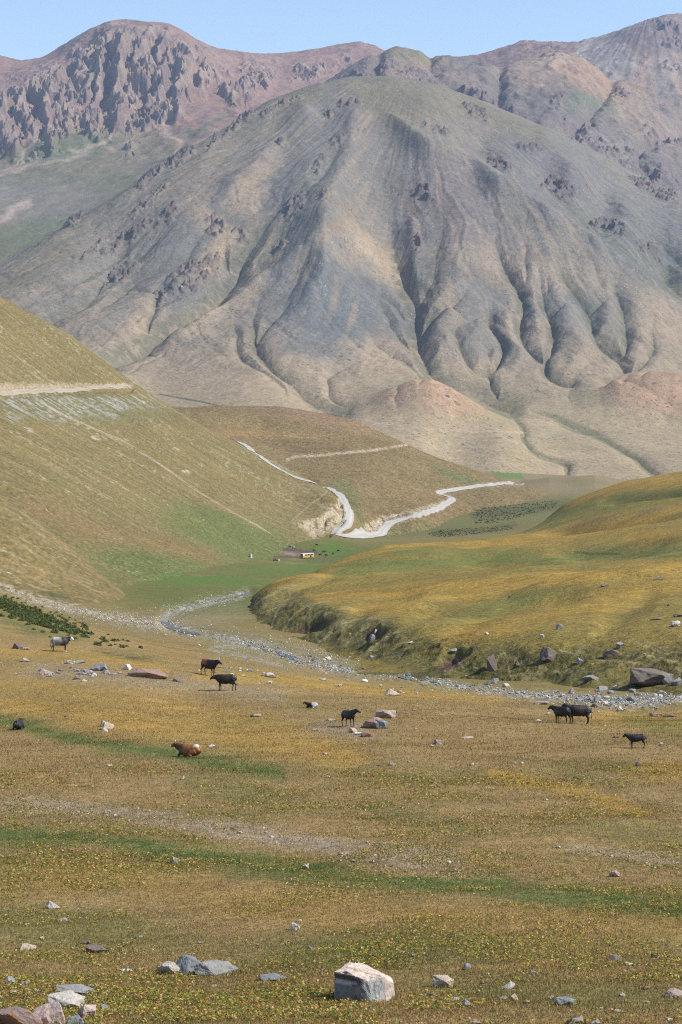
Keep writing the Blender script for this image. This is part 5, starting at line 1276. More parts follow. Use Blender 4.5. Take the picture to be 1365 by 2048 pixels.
stone_scatter('gravel', [
    (STREAM[:8], (16, 2.6), 620, (1.2, 6), GRC), (STREAM[6:15], (14, 4.5), 800, (1.2, 6), GRC), (STREAM[14:], (8, 3), 420, (1.0, 3.6), GRC),
    ([(1170, 1400), (1270, 1405), (1365, 1388)], (34, 7), 800, (1.6, 6.5), GRC), ([(900, 1378), (1150, 1392)], (60, 5), 260, (1.2, 5), GRC + WRM),
    ([(420, 1300), (520, 1315), (640, 1335)], (34, 9), 420, (1.0, 3.6), WRM + GRC), ([(480, 1270), (620, 1300), (760, 1320), (900, 1350)], (40, 9), 800, (1.0, 4), GRC + WRM), ([(600, 1322), (650, 1330)], (20, 5), 160, (1.5, 4), [(.30, .22, .19), (.36, .29, .25)]),
    (SCREEB, (14, 4.5), 1300, (1.0, 3.4), WRM), ([(200, 1235), (340, 1245)], (40, 9), 700, (1.0, 3.4), WRM), ([(330, 1222), (400, 1205), (470, 1195)], (26, 7), 400, (1, 3.2), WRM), ([(340, 1250), (450, 1280), (600, 1300), (740, 1335)], (34, 12), 800, (1, 4.2), GRC + WRM),
    ([(480, 1665), (620, 1695), (760, 1715), (900, 1728)], (50, 11), 700, (.8, 3.2), WRM), ([(0, 1615), (150, 1615), (330, 1645), (430, 1660)], (40, 12), 420, (.8, 3.4), WRM), ([(1150, 1700), (1365, 1735)], (40, 8), 200, (.8, 3), WRM),
    ([(0, 1345), (250, 1355), (560, 1385), (900, 1420), (1300, 1500)], (70, 25), 520, (.8, 3.5), WRM), ([(0, 1900), (700, 1900), (1365, 1930)], (80, 80), 320, (1, 4), WRM + GRC),
], 9, sm)

# ---- thin threads of water between the stones
wm, nd, lk, bs = new_mat('stream_water'); bs.inputs['Base Color'].default_value = (.05, .07, .08, 1); bs.inputs['Roughness'].default_value = .12
tc_ = N(nd, 'ShaderNodeTexCoord'); wn_ = N(nd, 'ShaderNodeTexNoise', i_Scale=1.2, i_Detail=4.); lk.new(tc_.outputs['Object'], wn_.inputs['Vector'])
wb_ = N(nd, 'ShaderNodeBump', i_Strength=.7, i_Distance=.15); lk.new(wn_.outputs[0], wb_.inputs['Height']); lk.new(wb_.outputs[0], bs.inputs['Normal'])
for a_, b_ in ((7, 9), (11, 14), (15, 18), (20, 23)):
    w_ = drape_road([(p[0], p[1] + 1.5) for p in STREAM[a_:b_]], .8 if a_ < 14 else 1.3, .07, ['ground'], wm, 5)
    w_.name = 'water'

# ================= cattle
def ring_tube(b, pts, seg=12):
    """pts: (centre, side radius, up radius); lofted closed tube"""
    rings = []
    n = len(pts)
    for i, (c, ra, rb) in enumerate(pts):
        c = Vector(c); a = Vector(pts[max(i - 1, 0)][0]); d = Vector(pts[min(i + 1, n - 1)][0])
        t = (d - a).normalized()
        side = Vector((0, 1, 0)) if abs(t.y) < .9 else Vector((1, 0, 0))
        up = side.cross(t) if abs(side.dot(t)) < .99 else Vector((0, 0, 1)); up.normalize(); side = t.cross(up).normalized()
        rings.append([b.verts.new(c + side * math.cos(2 * math.pi * k / seg) * ra + up * math.sin(2 * math.pi * k / seg) * rb) for k in range(seg)])
    for i in range(n - 1):
        for k in range(seg): b.faces.new((rings[i][k], rings[i][(k + 1) % seg], rings[i + 1][(k + 1) % seg], rings[i + 1][k]))
    b.faces.new(rings[0][::-1]); b.faces.new(rings[-1])

def fuse(b, voxel=.024):
    """one continuous skin over all the overlapping volumes"""
    me = bpy.data.meshes.new('body'); b.normal_update(); b.to_mesh(me); b.free()
    o = bpy.data.objects.new('tmp_body', me); COL.objects.link(o)
    md = o.modifiers.new('r', 'REMESH'); md.mode = 'VOXEL'; md.voxel_size = voxel
    sm_ = o.modifiers.new('s', 'SMOOTH'); sm_.iterations = 5; sm_.factor = .6
    dg = bpy.context.evaluated_depsgraph_get()
    out = bpy.data.meshes.new_from_object(o.evaluated_get(dg))
    bpy.data.objects.remove(o)
    out.polygons.foreach_set('use_smooth', np.ones(len(out.polygons), bool))
    return out

def cow_mesh(lying=False, head=(.32, .30, -.62), headyaw=0., neck_low=0., calf=False, stride=.06):
    b = bmesh.new()
    dz = -.50 if lying else 0.
    T = [((-.80, 0, 1.06 + dz), .08, .10), ((-.77, 0, 1.02 + dz), .19, .22), ((-.64, 0, .98 + dz), .26, .32), ((-.40, 0, .95 + dz), .28, .34), ((-.1, 0, .90 + dz), .33, .39), ((.2, 0, .90 + dz), .33, .39),
         ((.42, 0, .95 + dz), .27, .37), ((.60, 0, .98 + dz), .20, .29), ((.72, 0, 1.02 + dz), .11, .16)]
    if calf: T = [(c, ra * .92, rb * .90) for c, ra, rb in T]
    ring_tube(b, T, 16)
    n0 = Vector((.52, 0, 1.04 + dz)); cy, sy = math.cos(headyaw), math.sin(headyaw)
    n1 = n0 + Vector((.40 * cy, .40 * sy, .22 - neck_low)); n05 = (n0 + n1) / 2 + Vector((.02, 0, -.01))
    ring_tube(b, [(n0, .19, .27), (n05, .13, .22), (n1, .10, .16)], 12)
    hd = Vector((cy * math.cos(head[2]), sy * math.cos(head[2]), math.sin(head[2])))
    if headyaw: hd = (Matrix.Rotation(headyaw * .6, 3, 'Z') @ hd)
    h0 = n1 - hd * .05
    ring_tube(b, [(h0, .10, .12), (h0 + hd * .10, .12, .135), (h0 + hd * .20, .10, .115), (h0 + hd * .30, .072, .085), (h0 + hd * .38, .074, .078), (h0 + hd * .42, .05, .05)], 12)
    sd = Vector((-hd.y, hd.x, 0)).normalized()
    for k in (-1, 1):       # ears
        e0 = h0 + hd * .06 + Vector((0, 0, .05)) + sd * k * .08
        ring_tube(b, [(e0, .03, .03), (e0 + sd * k * .09 + Vector((0, 0, .01)), .03, .055), (e0 + sd * k * .20 - Vector((0, 0, .01)), .02, .025)], 8)
    if not lying:
        for k in (-1, 1):
            s1 = stride * k
            y = .16 * k
            ring_tube(b, [((-.58, y, .92), .13, .20), ((-.56 + s1 * .3, y, .72), .10, .17), ((-.60 + s1 * .6, y, .56), .065, .10), ((-.71 + s1, y, .43), .045, .058), ((-.68 + s1, y, .25), .036, .042), ((-.66 + s1, y, .10), .036, .040), ((-.63 + s1, y, .05), .045, .055), ((-.62 + s1, y, -.03), .05, .065)], 10)
            s2 = -stride * k * .8; y = .15 * k
            ring_tube(b, [((.44, y, .90), .11, .18), ((.43 + s2 * .3, y, .66), .075, .11), ((.44 + s2 * .6, y, .50), .05, .062), ((.45 + s2, y, .36), .045, .05), ((.44 + s2, y, .20), .033, .036), ((.44 + s2, y, .10), .036, .040), ((.46 + s2, y, .05), .045, .052), ((.47 + s2, y, -.03), .05, .06)], 10)
        if not calf: ring_tube(b, [((-.42, 0, .60), .10, .06), ((-.36, 0, .54), .09, .05), ((-.28, 0, .58), .06, .04)], 8)   # udder
        tl = [((-.76, 0, 1.24 if not calf else 1.17), .03, .03), ((-.86, 0, 1.14), .028, .028), ((-.89, .01, .9), .022, .022), ((-.90, .02, .62), .022, .022), ((-.90, .03, .50), .045, .04), ((-.90, .03, .36), .02, .02)]
    else:
        for k in (-1, 1):
            ring_tube(b, [((.42, .18 * k, .38), .09, .14), ((.55, .22 * k, .20), .07, .09), ((.72, .20 * k, .12), .045, .05), ((.58, .20 * k, .07), .036, .04), ((.42, .19 * k, .05), .045, .045)], 8)
            ring_tube(b, [((-.55, .20 * k, .40), .12, .20), ((-.32, .30 * k, .28), .10, .15), ((-.20, .36 * k, .16), .07, .09), ((-.45, .38 * k, .09), .045, .05), ((-.22, .40 * k, .06), .04, .045), ((-.10, .40 * k, .05), .045, .045)], 8)
        tl = [((-.76, 0, .70), .03, .03), ((-.88, .03, .5), .025, .025), ((-.95, .10, .2), .022, .022), ((-1.02, .2, .07), .035, .03), ((-1.08, .3, .05), .02, .02)]
    ring_tube(b, tl, 8)
    return fuse(b), h0, hd, sd

cm, nd, lk, bs = new_mat('cattle_hide')
bs.inputs['Roughness'].default_value = .55; bs.inputs['Specular IOR Level'].default_value = .45
at = N(nd, 'ShaderNodeAttribute', attribute_name='Col'); nn = N(nd, 'ShaderNodeTexNoise', i_Scale=22., i_Detail=4.); tcc = N(nd, 'ShaderNodeTexCoord'); lk.new(tcc.outputs['Object'], nn.inputs['Vector'])
mr = N(nd, 'ShaderNodeMapRange', i_1=.3, i_2=.7, i_3=.7, i_4=1.3); lk.new(nn.outputs[0], mr.inputs[0])
ml = N(nd, 'ShaderNodeVectorMath', operation='SCALE'); lk.new(at.outputs['Color'], ml.inputs[0]); lk.new(mr.outputs[0], ml.inputs['Scale']); lk.new(ml.outputs[0], bs.inputs['Base Color'])
bp = N(nd, 'ShaderNodeBump', i_Strength=.6, i_Distance=.02); lk.new(nn.outputs[0], bp.inputs['Height']); lk.new(bp.outputs[0], bs.inputs['Normal'])
hornm, nd, lk, bs = new_mat('horn'); bs.inputs['Roughness'].default_value = .45
tcc = N(nd, 'ShaderNodeTexCoord'); nn = N(nd, 'ShaderNodeTexNoise', i_Scale=12.); lk.new(tcc.outputs['Object'], nn.inputs['Vector'])
rp = N(nd, 'ShaderNodeMix', data_type='RGBA'); rp.inputs[6].default_value = (.62, .56, .44, 1); rp.inputs[7].default_value = (.45, .38, .28, 1); lk.new(nn.outputs[0], rp.inputs[0]); lk.new(rp.outputs[2], bs.inputs['Base Color'])
eyem, nd, lk, bs = new_mat('eye'); bs.inputs['Base Color'].default_value = (.01, .01, .01, 1); bs.inputs['Roughness'].default_value = .15

def cow(px, py, heading, size, label, colour, name='cow', horns=True, cat='cow', group='cattle grazing in the valley', Y=None, keys=('ground',), **kw):
    P = cast(px, py, list(keys))
    hd_ = math.radians(heading)
    root = empty(name); tag(root, label, cat, group)
    me, h0, hd, sdv = cow_mesh(**kw)
    me.name = 'body'; me.materials.clear(); me.materials.append(cm)
    a = me.color_attributes.new('Col', 'FLOAT_COLOR', 'POINT')
    co = np.zeros(len(me.vertices) * 3, np.float32); me.vertices.foreach_get('co', co); co = co.reshape(-1, 3)
    cs = np.ones((len(co), 4), np.float32)
    tt = (co - np.array(h0)) @ np.array(hd)          # distance along the head
    onhead = (np.linalg.norm(co - np.array(h0) - np.outer(tt, np.array(hd)), axis=1) < .17) & (tt > -.02) & (tt < .6)
    cs[:, :3] = colour(co, tt, onhead)
    a.data.foreach_set('color', cs.ravel())
    body = bpy.data.objects.new('body', me); COL.objects.link(body); body.parent = root
    for k in (-1, 1):
        b = bmesh.new()
        if horns:
            p = h0 + hd * .03 + Vector((0, 0, .10)) + sdv * k * .05
            ring_tube(b, [(p, .026, .026), (p + sdv * k * .08 + Vector((0, 0, .04)), .024, .024), (p + sdv * k * .15 + Vector((0, 0, .11)), .017, .017), (p + sdv * k * .14 + Vector((0, 0, .19)) + hd * .03, .006, .006)], 8)
            link_bm('horn', b, hornm, root)
        b2 = bmesh.new(); bmesh.ops.create_uvsphere(b2, u_segments=10, v_segments=8, radius=.018)
        c = h0 + hd * .17 + sdv * k * .095 + Vector((0, 0, .05))
        for v in b2.verts: v.co += c
        link_bm('eye', b2, eyem, root)
        if not horns: b.free()
    root.scale = (size,) * 3
    y = P.y if Y is None else Y; x = P.x * y / P.y
    root.rotation_euler = slope_rot(x, y, hd_, .55 * size)
    root.location = (x, y, float(ground_z(x, y, list(keys))[0]) + .0)
    return root

def hid(*c): return np.array(c, np.float32)
def nz(co, s, seed): return fbm(co[:, 0] + co[:, 2] * .7, co[:, 2] + co[:, 1] * .6, s, 3, seed)
BLK = hid(.007, .006, .0055)
def black(co, t, h):
    c = np.tile(BLK, (len(co), 1)); c += (.006 * np.clip(nz(co, .4, 3)[:, None] + .3, 0, 1)) * hid(1.4, .8, .5); return c
def brownblack(co, t, h):
    c = black(co, t, h); return c + sstep(1.05, 1.3, co[:, 2])[:, None] * hid(.016, .007, .003)
def grey(co, t, h):
    n = nz(co, .5, 7)
    c = np.tile(hid(.20, .18, .165), (len(co), 1))
    c = c + (hid(.035, .028, .024) - c) * sstep(-.12, .22, co[:, 0] + n * .3)[:, None]
    c = c + (hid(.50, .48, .45) - c) * (sstep(1.08, 1.25, co[:, 2] + n * .15) * sstep(.1, -.2, co[:, 0]))[:, None]
    c = c + (hid(.04, .03, .025) - c) * (sstep(.62, .45, co[:, 2]))[:, None]
    c = c + (hid(.62, .59, .55) - c) * (h & (t > .02) & (np.abs(co[:, 1] - 0) < .16)).astype(np.float32)[:, None]
    c = c + (hid(.03, .025, .02) - c) * (h & (t > .36)).astype(np.float32)[:, None]
    c = c + (hid(.5, .48, .45) - c) * (sstep(.13, .10, co[:, 2]) * (co[:, 0] > 0))[:, None]
    return c
def redblack(co, t, h):
    c = np.tile(BLK, (len(co), 1)); n = nz(co, .4, 9)
    return c + (hid(.26, .075, .02) - c) * (sstep(.05, -.35, co[:, 0] + n * .2) * sstep(.72, .95, co[:, 2] + n * .2))[:, None]
def redbrown(co, t, h):
    n = nz(co, .3, 13); c = np.tile(hid(.27, .10, .025), (len(co), 1)) * (1 + .5 * n[:, None])
    c = c + (hid(.04, .02, .012) - c) * sstep(.15, .5, co[:, 0] + n * .3)[:, None] * .8
    c = c + (hid(.55, .48, .40) - c) * ((sstep(-.35, -.5, co[:, 0]) * sstep(.60, .72, co[:, 2] + n * .15)) + sstep(.12, .05, co[:, 2]) * .8 * (co[:, 0] > 0)).clip(0, 1)[:, None]
    c = c + (hid(.25, .09, .03) - c) * (h & (t > .1)).astype(np.float32)[:, None]
    return c + (hid(.6, .52, .45) - c) * (h & (t > .33)).astype(np.float32)[:, None]
def blackwhite(co, t, h):
    c = np.tile(BLK, (len(co), 1)); n = nz(co, .3, 15)
    c = c + (hid(.55, .50, .47) - c) * (sstep(.0, -.25, co[:, 0] + n * .3))[:, None]
    return c + (hid(.14, .06, .04) - c) * (sstep(.55, .8, co[:, 2]) * (co[:, 0] > 0))[:, None]

cow(121, 1303, 6, 1.06, 'grey and white cow with a dark front and white face, standing at the left', grey)
cow(418, 1351, -42, 1.10, 'black cow with a red-brown rump and pale horns, head to the right', redblack, headyaw=.25)
cow(452, 1381, 178, 1.03, 'plain black cow walking left with its head low, below the red-backed cow', brownblack, neck_low=.16, head=(0, 0, -.55), horns=False, stride=.1)
cow(699, 1453, -58, .86, 'black calf standing by the orange lichen rocks, head turned right', black, name='calf', horns=False, cat='calf', calf=True, headyaw=.7)
cow(379, 1514, 152, .86, 'reddish brown cow lying in the grass with pale horns', redbrown, lying=True, headyaw=.35, head=(0, 0, -.35))
cow(38, 1459, 78, .78, 'shaggy black cow lying down, seen from behind at the left edge', black, lying=True, horns=False, headyaw=.3)
cow(624, 1416, 165, .55, 'small black and white calf lying flat left of the standing calf', blackwhite, name='calf', lying=True, horns=False, cat='calf', calf=True)
cow(1124, 1447, 132, .88, 'smaller black animal of the touching pair, standing in front with its head away', black, horns=False, headyaw=.3)
cow(1156, 1448, 181, 1.0, 'larger black cow of the touching pair, standing behind with its rump to the right', brownblack, horns=False, Y=None)
cow(1274, 1496, 180, .62, 'lone small black calf facing left near the right edge', black, name='calf', horns=False, cat='calf', calf=True, stride=.03)

# cattle far down by the bus: copies of one animal
far0 = cow(629, 1103, 200, 1.05, 'tiny dark animal grazing beside the yellow bus', black, horns=False, keys=('ground', 'hside'), neck_low=.3, head=(0, 0, -.6))
far0['group'] = 'animals grazing by the bus'
FARLAB = 'tiny dark animal grazing beside the yellow bus'
for (px, py, hd_) in ((650, 1105, 20), (653, 1113, 170), (677, 1104, 0), (667, 1109, 60), (641, 1112, 190), (634, 1092, 10), (580, 1095, 20), (646, 1106, 100)):
    P = cast(px, py, ['ground', 'hside'])
    r = far0.copy(); COL.objects.link(r)
    for ch in list(far0.children):
        c = ch.copy(); COL.objects.link(c); c.parent = r
    r.rotation_euler = slope_rot(P.x, P.y, math.radians(hd_)); r.location = P
    r['label'] = FARLAB; r['group'] = 'animals grazing by the bus'

# ================= the old bus, hut, heap
def simple_mat(name, col, rough=.6, var=.12, scale=3.):
    m, nd, lk, bs = new_mat(name); bs.inputs['Roughness'].default_value = rough
    tc = N(nd, 'ShaderNodeTexCoord'); n = N(nd, 'ShaderNodeTexNoise', i_Scale=scale, i_Detail=4.); lk.new(tc.outputs['Object'], n.inputs['Vector'])
    mx = N(nd, 'ShaderNodeMix', data_type='RGBA'); mx.inputs[6].default_value = (*[c * (1 - var * 2) for c in col], 1); mx.inputs[7].default_value = (*[min(1, c * (1 + var)) for c in col], 1)
    lk.new(n.outputs[0], mx.inputs[0]); lk.new(mx.outputs[2], bs.inputs['Base Color'])
    return m
YEL = simple_mat('yellow_paint', (.62, .36, .04)); WHT = simple_mat('white_paint', (.72, .72, .70)); GLS = simple_mat('dark_glass', (.03, .035, .04), .15); TYR = simple_mat('tyre_rubber', (.03, .03, .03), .9); GRY = simple_mat('grey_paint', (.30, .32, .34)); BLU = simple_mat('blue_paint', (.12, .25, .5)); HAY = simple_mat('brown_cloth', (.16, .10, .075), .95, .3, 1.2)
def boxm(b, x0, x1, y0, y1, z0, z1, bev=.0):
    r = bmesh.ops.create_cube(b, size=1.0)
    for v in r['verts']: v.co = Vector(((x0 + x1) / 2 + v.co.x * (x1 - x0), (y0 + y1) / 2 + v.co.y * (y1 - y0), (z0 + z1) / 2 + v.co.z * (z1 - z0)))
    if bev:
        es = list({e for v in r['verts'] for e in v.link_edges}); bmesh.ops.bevel(b, geom=es, offset=bev, segments=3, affect='EDGES')
def bus(px, py, yaw):
    P = cast(px, py, ['ground', 'hside'])
    t = empty('bus'); tag(t, 'old yellow and white bus parked on the green flat at the valley bottom', 'bus')
    L, W = 8.6, 2.5
    b = bmesh.new(); boxm(b, -L / 2, L / 2, -W / 2, W / 2, .45, 1.75, .1); link_bm('body', b, YEL, t, False)
    b = bmesh.new(); boxm(b, -L / 2 + .01, -.4, -W / 2 + .03, W / 2 - .03, 1.752, 2.7, .06); boxm(b, -.394, L / 2 - .02, -W / 2 + .05, W / 2 - .05, 1.752, 2.66, .04); u = link_bm('upper_body', b, WHT, t, False)
    b = bmesh.new(); boxm(b, -L / 2 - .03, L / 2 + .03, -W / 2 - .03, W / 2 + .03, 2.705, 2.95, .1); link_bm('roof', b, WHT, t, False)
    for i in range(6):
        b = bmesh.new(); x = -2.95 + i * 1.15; boxm(b, x, x + .98, -W / 2 - .005, -W / 2 + .06, 1.82, 2.5); boxm(b, x, x + .98, W / 2 - .06, W / 2 + .005, 1.82, 2.5); link_bm('window', b, GLS, t, False)
    b = bmesh.new(); boxm(b, 1.2, 2.1, -W / 2 - .02, -W / 2 + .05, .55, 1.70); link_bm('door', b, GLS, t, False)
    b = bmesh.new(); boxm(b, -L / 2 - .02, -L / 2 + .06, -1.0, 1.0, 1.5, 2.5); link_bm('windscreen', b, GLS, t, False)
    b = bmesh.new(); boxm(b, -L / 2 - .12, -L / 2 + .02, -1.15, 1.15, .45, .65, .03); link_bm('bumper', b, GRY, t, False)
    for y in (-.85, .85):
        b = bmesh.new(); bmesh.ops.create_cone(b, cap_ends=True, segments=14, radius1=.13, radius2=.13, depth=.08)
        for v in b.verts: v.co = Vector((-L / 2 - .03 + v.co.z, y + v.co.y, .95 + v.co.x))
        link_bm('headlight', b, WHT, t, False)
    for x in (-2.6, 2.4):
        for y in (-W / 2 + .12, W / 2 - .12):
            b = bmesh.new(); bmesh.ops.create_cone(b, cap_ends=True, segments=20, radius1=.48, radius2=.48, depth=.28)
            for v in b.verts: v.co = Vector((x + v.co.x, y + v.co.z, .48 + v.co.y))
            w = link_bm('wheel', b, TYR, t, False)
            b = bmesh.new(); bmesh.ops.create_cone(b, cap_ends=True, segments=14, radius1=.24, radius2=.24, depth=.30)
            for v in b.verts: v.co = Vector((x + v.co.x, y + v.co.z, .48 + v.co.y))
            link_bm('rim', b, GRY, w, False)
    t.rotation_euler = slope_rot(P.x, P.y, yaw, 3); t.location = P + Vector((0, 1.5, -.02))
bus(615, 1117, math.radians(40))
def hut():
    P = cast(502, 1115, ['ground', 'hside']); t = empty('hut'); tag(t, 'narrow white and blue hut standing alone on the grass left of the bus', 'hut')
    b = bmesh.new(); boxm(b, -.6, .6, -.6, .6, -.2, 2.0); link_bm('wall', b, WHT, t, False)
    b = bmesh.new(); boxm(b, -.68, .72, -.7, .7, 2.003, 2.12); bmesh.ops.rotate(b, verts=b.verts, cent=(0, 0, 2), matrix=Matrix.Rotation(.08, 3, 'Y')); link_bm('roof', b, GRY, t, False)
    b = bmesh.new(); boxm(b, -.62, -.25, -.64, .62, 0, 1.95); link_bm('door', b, BLU, t, False)
    t.location = P; t.rotation_euler[2] = .5
hut()
def heap(px, py, w, h, label, mat, mat2, name):
    P = cast(px, py, ['ground', 'hside']); t = empty(name, P); tag(t, label, name.replace('_', ' '))
    b = bmesh.new(); bmesh.ops.create_icosphere(b, subdivisions=4, radius=1)
    from mathutils import noise as mn
    for v in b.verts:
        v.co = Vector((v.co.x * w / 2, v.co.y * w * .35, max(v.co.z, -.1) ** 1 * h if v.co.z > -.1 else -.1 * h)) * (1 + .18 * mn.noise(v.co * 2.3 + Vector((px, 0, 0))))
    link_bm('cover', b, mat, t)
    b = bmesh.new(); boxm(b, w * .28, w * .52, -w * .38, w * .1, -.1, h * .55, .1); link_bm('block', b, mat2, t, False)
heap(553, 1122, 3.8, 1.6, 'low brown heap with a pale block lying in front of the bus', HAY, WHT, 'heap')
heap(588, 1097, 1.9, 1.5, 'small dark heap with a pale blue cover behind the bus', GRY, TYR, 'covered_pile')

# ================= grass and weeds
def grass(name, n, rows, seed, kind, mat):
    rng = np.random.RandomState(seed)
    ry = np.linspace(rows[0], rows[1], 60); ys = np.array([cast(682, r, ['ground']).y for r in ry])
    r = rng.uniform(rows[0], rows[1], n); Y = np.interp(r, ry, ys) * (1 + rng.uniform(-.01, .01, n))
    u = rng.uniform(-.20, .20, n); o_ = rng.rand(n) < .16; u[o_] = rng.choice((-1, 1), o_.sum()) * rng.uniform(.20, .27, o_.sum()); X = u * Y
    Z = bil('ground', X, Y); C = bil('ground', X, Y, 3)
    keep = Z > -1e8
    px = F / Y
    patch = fbm(X, Y, 6, 3, 1201); p2 = fbm(X, Y, 1.5, 3, 1205)
    greenness = np.clip((C[:, 1] - C[:, 0] * .72) * 14, 0, 1)
    rr = rng.rand(n)
    if kind == 'blade':
        h = rng.uniform(.03, .085, n) * np.clip(Y / 70, .8, 1.5); w = rng.uniform(.004, .011, n) * np.clip(Y / 45, 1, 2.6)
        keep &= (patch * .9 + rng.normal(0, .35, n)) > -.25
        col = C * rng.uniform(.8, 1.9, (n, 1))
        st = (rr < .16) & (greenness < .6); col[st] = np.array((.42, .29, .12)) * rng.uniform(.7, 1.15, (st.sum(), 1))
        br = (rr > .93); col[br] = np.array((.19, .085, .035)) * rng.uniform(.7, 1.3, (br.sum(), 1))
        dk = (rr > .86) & (rr < .93); col[dk] = np.array((.075, .085, .022)) * rng.uniform(.7, 1.3, (dk.sum(), 1))
        ang = rng.rand(n) * np.pi; lean = rng.normal(0, .5, (n, 2)) * h[:, None]
        c, s = np.cos(ang) * w, np.sin(ang) * w
        V = np.stack([np.stack([X - c, Y - s, Z - .01], -1), np.stack([X + c, Y + s, Z - .01], -1), np.stack([X + lean[:, 0], Y + lean[:, 1], Z + h], -1)], 1)
        q = np.arange(n * 3).reshape(n, 3); k = 3
    else:
        w = rng.uniform(.018, .045, n) * np.clip(Y / 55, .8, 1.9)
        dens = (patch * 1.3 + p2 * .9 + rng.normal(0, .18, n) - .10 * sstep(50, 90, Y)) > .22
        keep &= dens
        pal = np.array([(.34, .32, .04), (.17, .20, .035), (.50, .38, .05), (.08, .12, .025), (.36, .16, .045), (.50, .36, .17)])
        pick = rng.choice(6, n, p=[.12, .24, .05, .22, .19, .18]); col = pal[pick] * rng.uniform(.7, 1.2, (n, 1))
        nrm = rng.normal(0, .55, (n, 3)); nrm[:, 2] = 1; nrm /= np.linalg.norm(nrm, axis=1)[:, None]
        a = np.cross(nrm, rng.normal(0, 1, (n, 3))); a /= np.linalg.norm(a, axis=1)[:, None]; b_ = np.cross(nrm, a)
        P = np.stack([X, Y, Z + rng.uniform(.02, .09, n)], -1); a *= w[:, None]; b_ *= w[:, None] * .6
        V = np.stack([P - a, P + b_, P + a, P - b_], 1); k = 4
    V = V[keep]; col = col[keep]; m_ = len(V)
    o = mesh_from_arrays(name, V.reshape(-1, 3), np.arange(m_ * k).reshape(m_, k), np.repeat(col, k, 0), mat, smooth=False)
    o['kind'] = 'stuff'
    return o
def rock_grass(mat):
    rng = np.random.RandomState(77); VV, CC = [], []
    pal = np.array([(.30, .20, .08), (.22, .17, .05), (.12, .13, .03), (.36, .25, .11), (.20, .10, .04)])
    L = [(o.location, o.scale) for o in bpy.data.objects if o.name.startswith(('rock', 'stone')) and o.type == 'MESH' and o.location.y < 190]
    L += [(o.location + Vector((0, .45, 0)), Vector((1.15, .9, .8))) for o in bpy.data.objects if o.name == 'boulder']
    for loc, sc in L:
        n = int(60 * max(sc.x, .15) ** .6 * (1.6 if loc.y < 60 else 1))
        a = rng.uniform(0, 2 * np.pi, n); rr = rng.uniform(.42, .62, n)
        x = loc.x + np.cos(a) * sc.x * rr; y = loc.y + np.sin(a) * sc.y * rr
        z = bil('ground', x, y); k = z > -1e8; x, y, z = x[k], y[k], z[k]; n = len(x)
        if n == 0: continue
        h = rng.uniform(.04, .14, n) * min(1.6, max(.6, sc.z * 2.2)); w = rng.uniform(.005, .014, n) * max(1, loc.y / 60)
        an = rng.rand(n) * np.pi; c, s_ = np.cos(an) * w, np.sin(an) * w; le = rng.normal(0, .4, (n, 2)) * h[:, None]
        VV.append(np.stack([np.stack([x - c, y - s_, z - .02], -1), np.stack([x + c, y + s_, z - .02], -1), np.stack([x + le[:, 0], y + le[:, 1], z + h], -1)], 1))
        CC.append(np.repeat(pal[rng.randint(0, 5, n)] * rng.uniform(.7, 1.3, (n, 1)), 3, 0))
    V = np.concatenate(VV).reshape(-1, 3)
    o = mesh_from_arrays('grass', V, np.arange(len(V)).reshape(-1, 3), np.concatenate(CC), mat, smooth=False); o['kind'] = 'stuff'
gmat, nd, lk, bs = new_mat('grass_blades'); bs.inputs['Roughness'].default_value = .85; bs.inputs['Specular IOR Level'].default_value = .15
at = N(nd, 'ShaderNodeAttribute', attribute_name='Col'); lk.new(at.outputs['Color'], bs.inputs['Base Color'])
tr = N(nd, 'ShaderNodeBsdfTranslucent'); lk.new(at.outputs['Color'], tr.inputs[0]); mxs = N(nd, 'ShaderNodeMixShader', i_0=.3)
lk.new(bs.outputs[0], mxs.inputs[1]); lk.new(tr.outputs[0], mxs.inputs[2]); lk.new(mxs.outputs[0], nd['Material Output'].inputs['Surface'])
rock_grass(gmat)
grass('grass', 960000, (1310, 2160), 31, 'blade', gmat)
grass('weeds', 400000, (1540, 2160), 37, 'leaf', gmat)

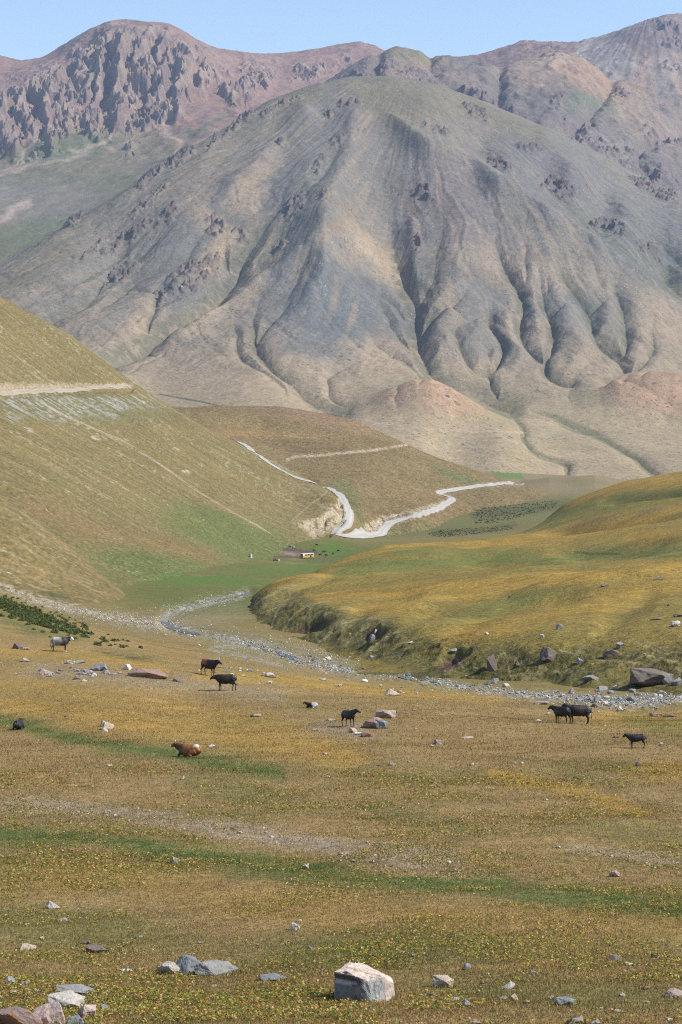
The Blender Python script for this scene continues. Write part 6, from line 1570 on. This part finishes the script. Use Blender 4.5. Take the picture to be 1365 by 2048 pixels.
# dark shrubs on the slope at the left, and by the marsh far down the valley
def shrubbery(name, poly, n, size, keys, seed, col):
    rng = np.random.RandomState(seed); VV, CC = [], []
    xs = [p[0] for p in poly]; ys = [p[1] for p in poly]; made = 0
    while made < n:
        px, py = rng.uniform(min(xs), max(xs)), rng.uniform(min(ys), max(ys))
        if poly_mask(np.array([px]), np.array([py]), poly, .5)[0] < .5: continue
        made += 1
        P = cast(px, py, keys)
        if P is None: continue
        s = rng.uniform(*size); m_ = 60
        d = rng.normal(0, 1, (m_, 3)); d[:, 2] = np.abs(d[:, 2]) * .8; d /= np.linalg.norm(d, axis=1)[:, None] + 1e-6
        c = np.array(P) + d * s * rng.uniform(.5, 1, (m_, 1)) * (1, 1, .8)
        a = rng.normal(0, 1, (m_, 3)); b_ = rng.normal(0, 1, (m_, 3)); k = s * .28
        VV.append(np.stack([c - a * k, c + b_ * k, c + a * k], 1)); CC.append(np.repeat(np.array(col) * rng.uniform(.6, 1.5, (m_, 1)), 3, 0))
    V = np.concatenate(VV).reshape(-1, 3)
    o = mesh_from_arrays(name, V, np.arange(len(V)).reshape(-1, 3), np.concatenate(CC), gmat, smooth=False); o['kind'] = 'stuff'
shrubbery('shrubbery', [(-10, 1190), (30, 1204), (70, 1220), (120, 1243), (175, 1268), (120, 1262), (70, 1250), (20, 1228), (-10, 1215)], 520, (.12, .42), ['ground'], 3, (.115, .135, .045))
shrubbery('shrubbery', [(-10, 1186), (70, 1205), (150, 1240), (260, 1285), (290, 1300), (200, 1292), (100, 1275), (20, 1245), (-10, 1230)], 130, (.15, .45), ['ground'], 13, (.12, .13, .045))
shrubbery('shrubbery', [(945, 1026), (960, 1018), (1060, 1006), (1120, 1000), (1110, 1016), (1060, 1028), (1000, 1046), (950, 1048)], 700, (.25, .8), ['ground', 'hills', 'mid'], 5, (.075, .085, .040))
shrubbery('shrubbery', [(855, 1068), (880, 1060), (960, 1056), (1020, 1052), (1030, 1058), (960, 1068), (880, 1076)], 420, (.2, .6), ['ground', 'hills', 'mid'], 7, (.085, .10, .045))

#@@OBJECTS@@

# ================= haze over the valley
hz_me = bpy.data.meshes.new('haze')
bm = bmesh.new(); bmesh.ops.create_cube(bm, size=1.0)
for v in bm.verts: v.co = Vector((v.co.x * 20000, 6500 + v.co.y * 15500, 850 + v.co.z * 2900))
bm.to_mesh(hz_me); bm.free()
hz = bpy.data.objects.new('haze', hz_me); COL.objects.link(hz); hz['kind'] = 'stuff'
m = bpy.data.materials.new('haze'); m.use_nodes = True
n_ = m.node_tree.nodes; n_.remove(n_['Principled BSDF'])
vol = n_.new('ShaderNodeVolumePrincipled')
vol.inputs['Color'].default_value = (.52, .68, 1.0, 1)
vol.inputs['Density'].default_value = 2.2e-5
vol.inputs['Anisotropy'].default_value = .1
m.node_tree.links.new(vol.outputs[0], n_['Material Output'].inputs['Volume'])
hz_me.materials.append(m)
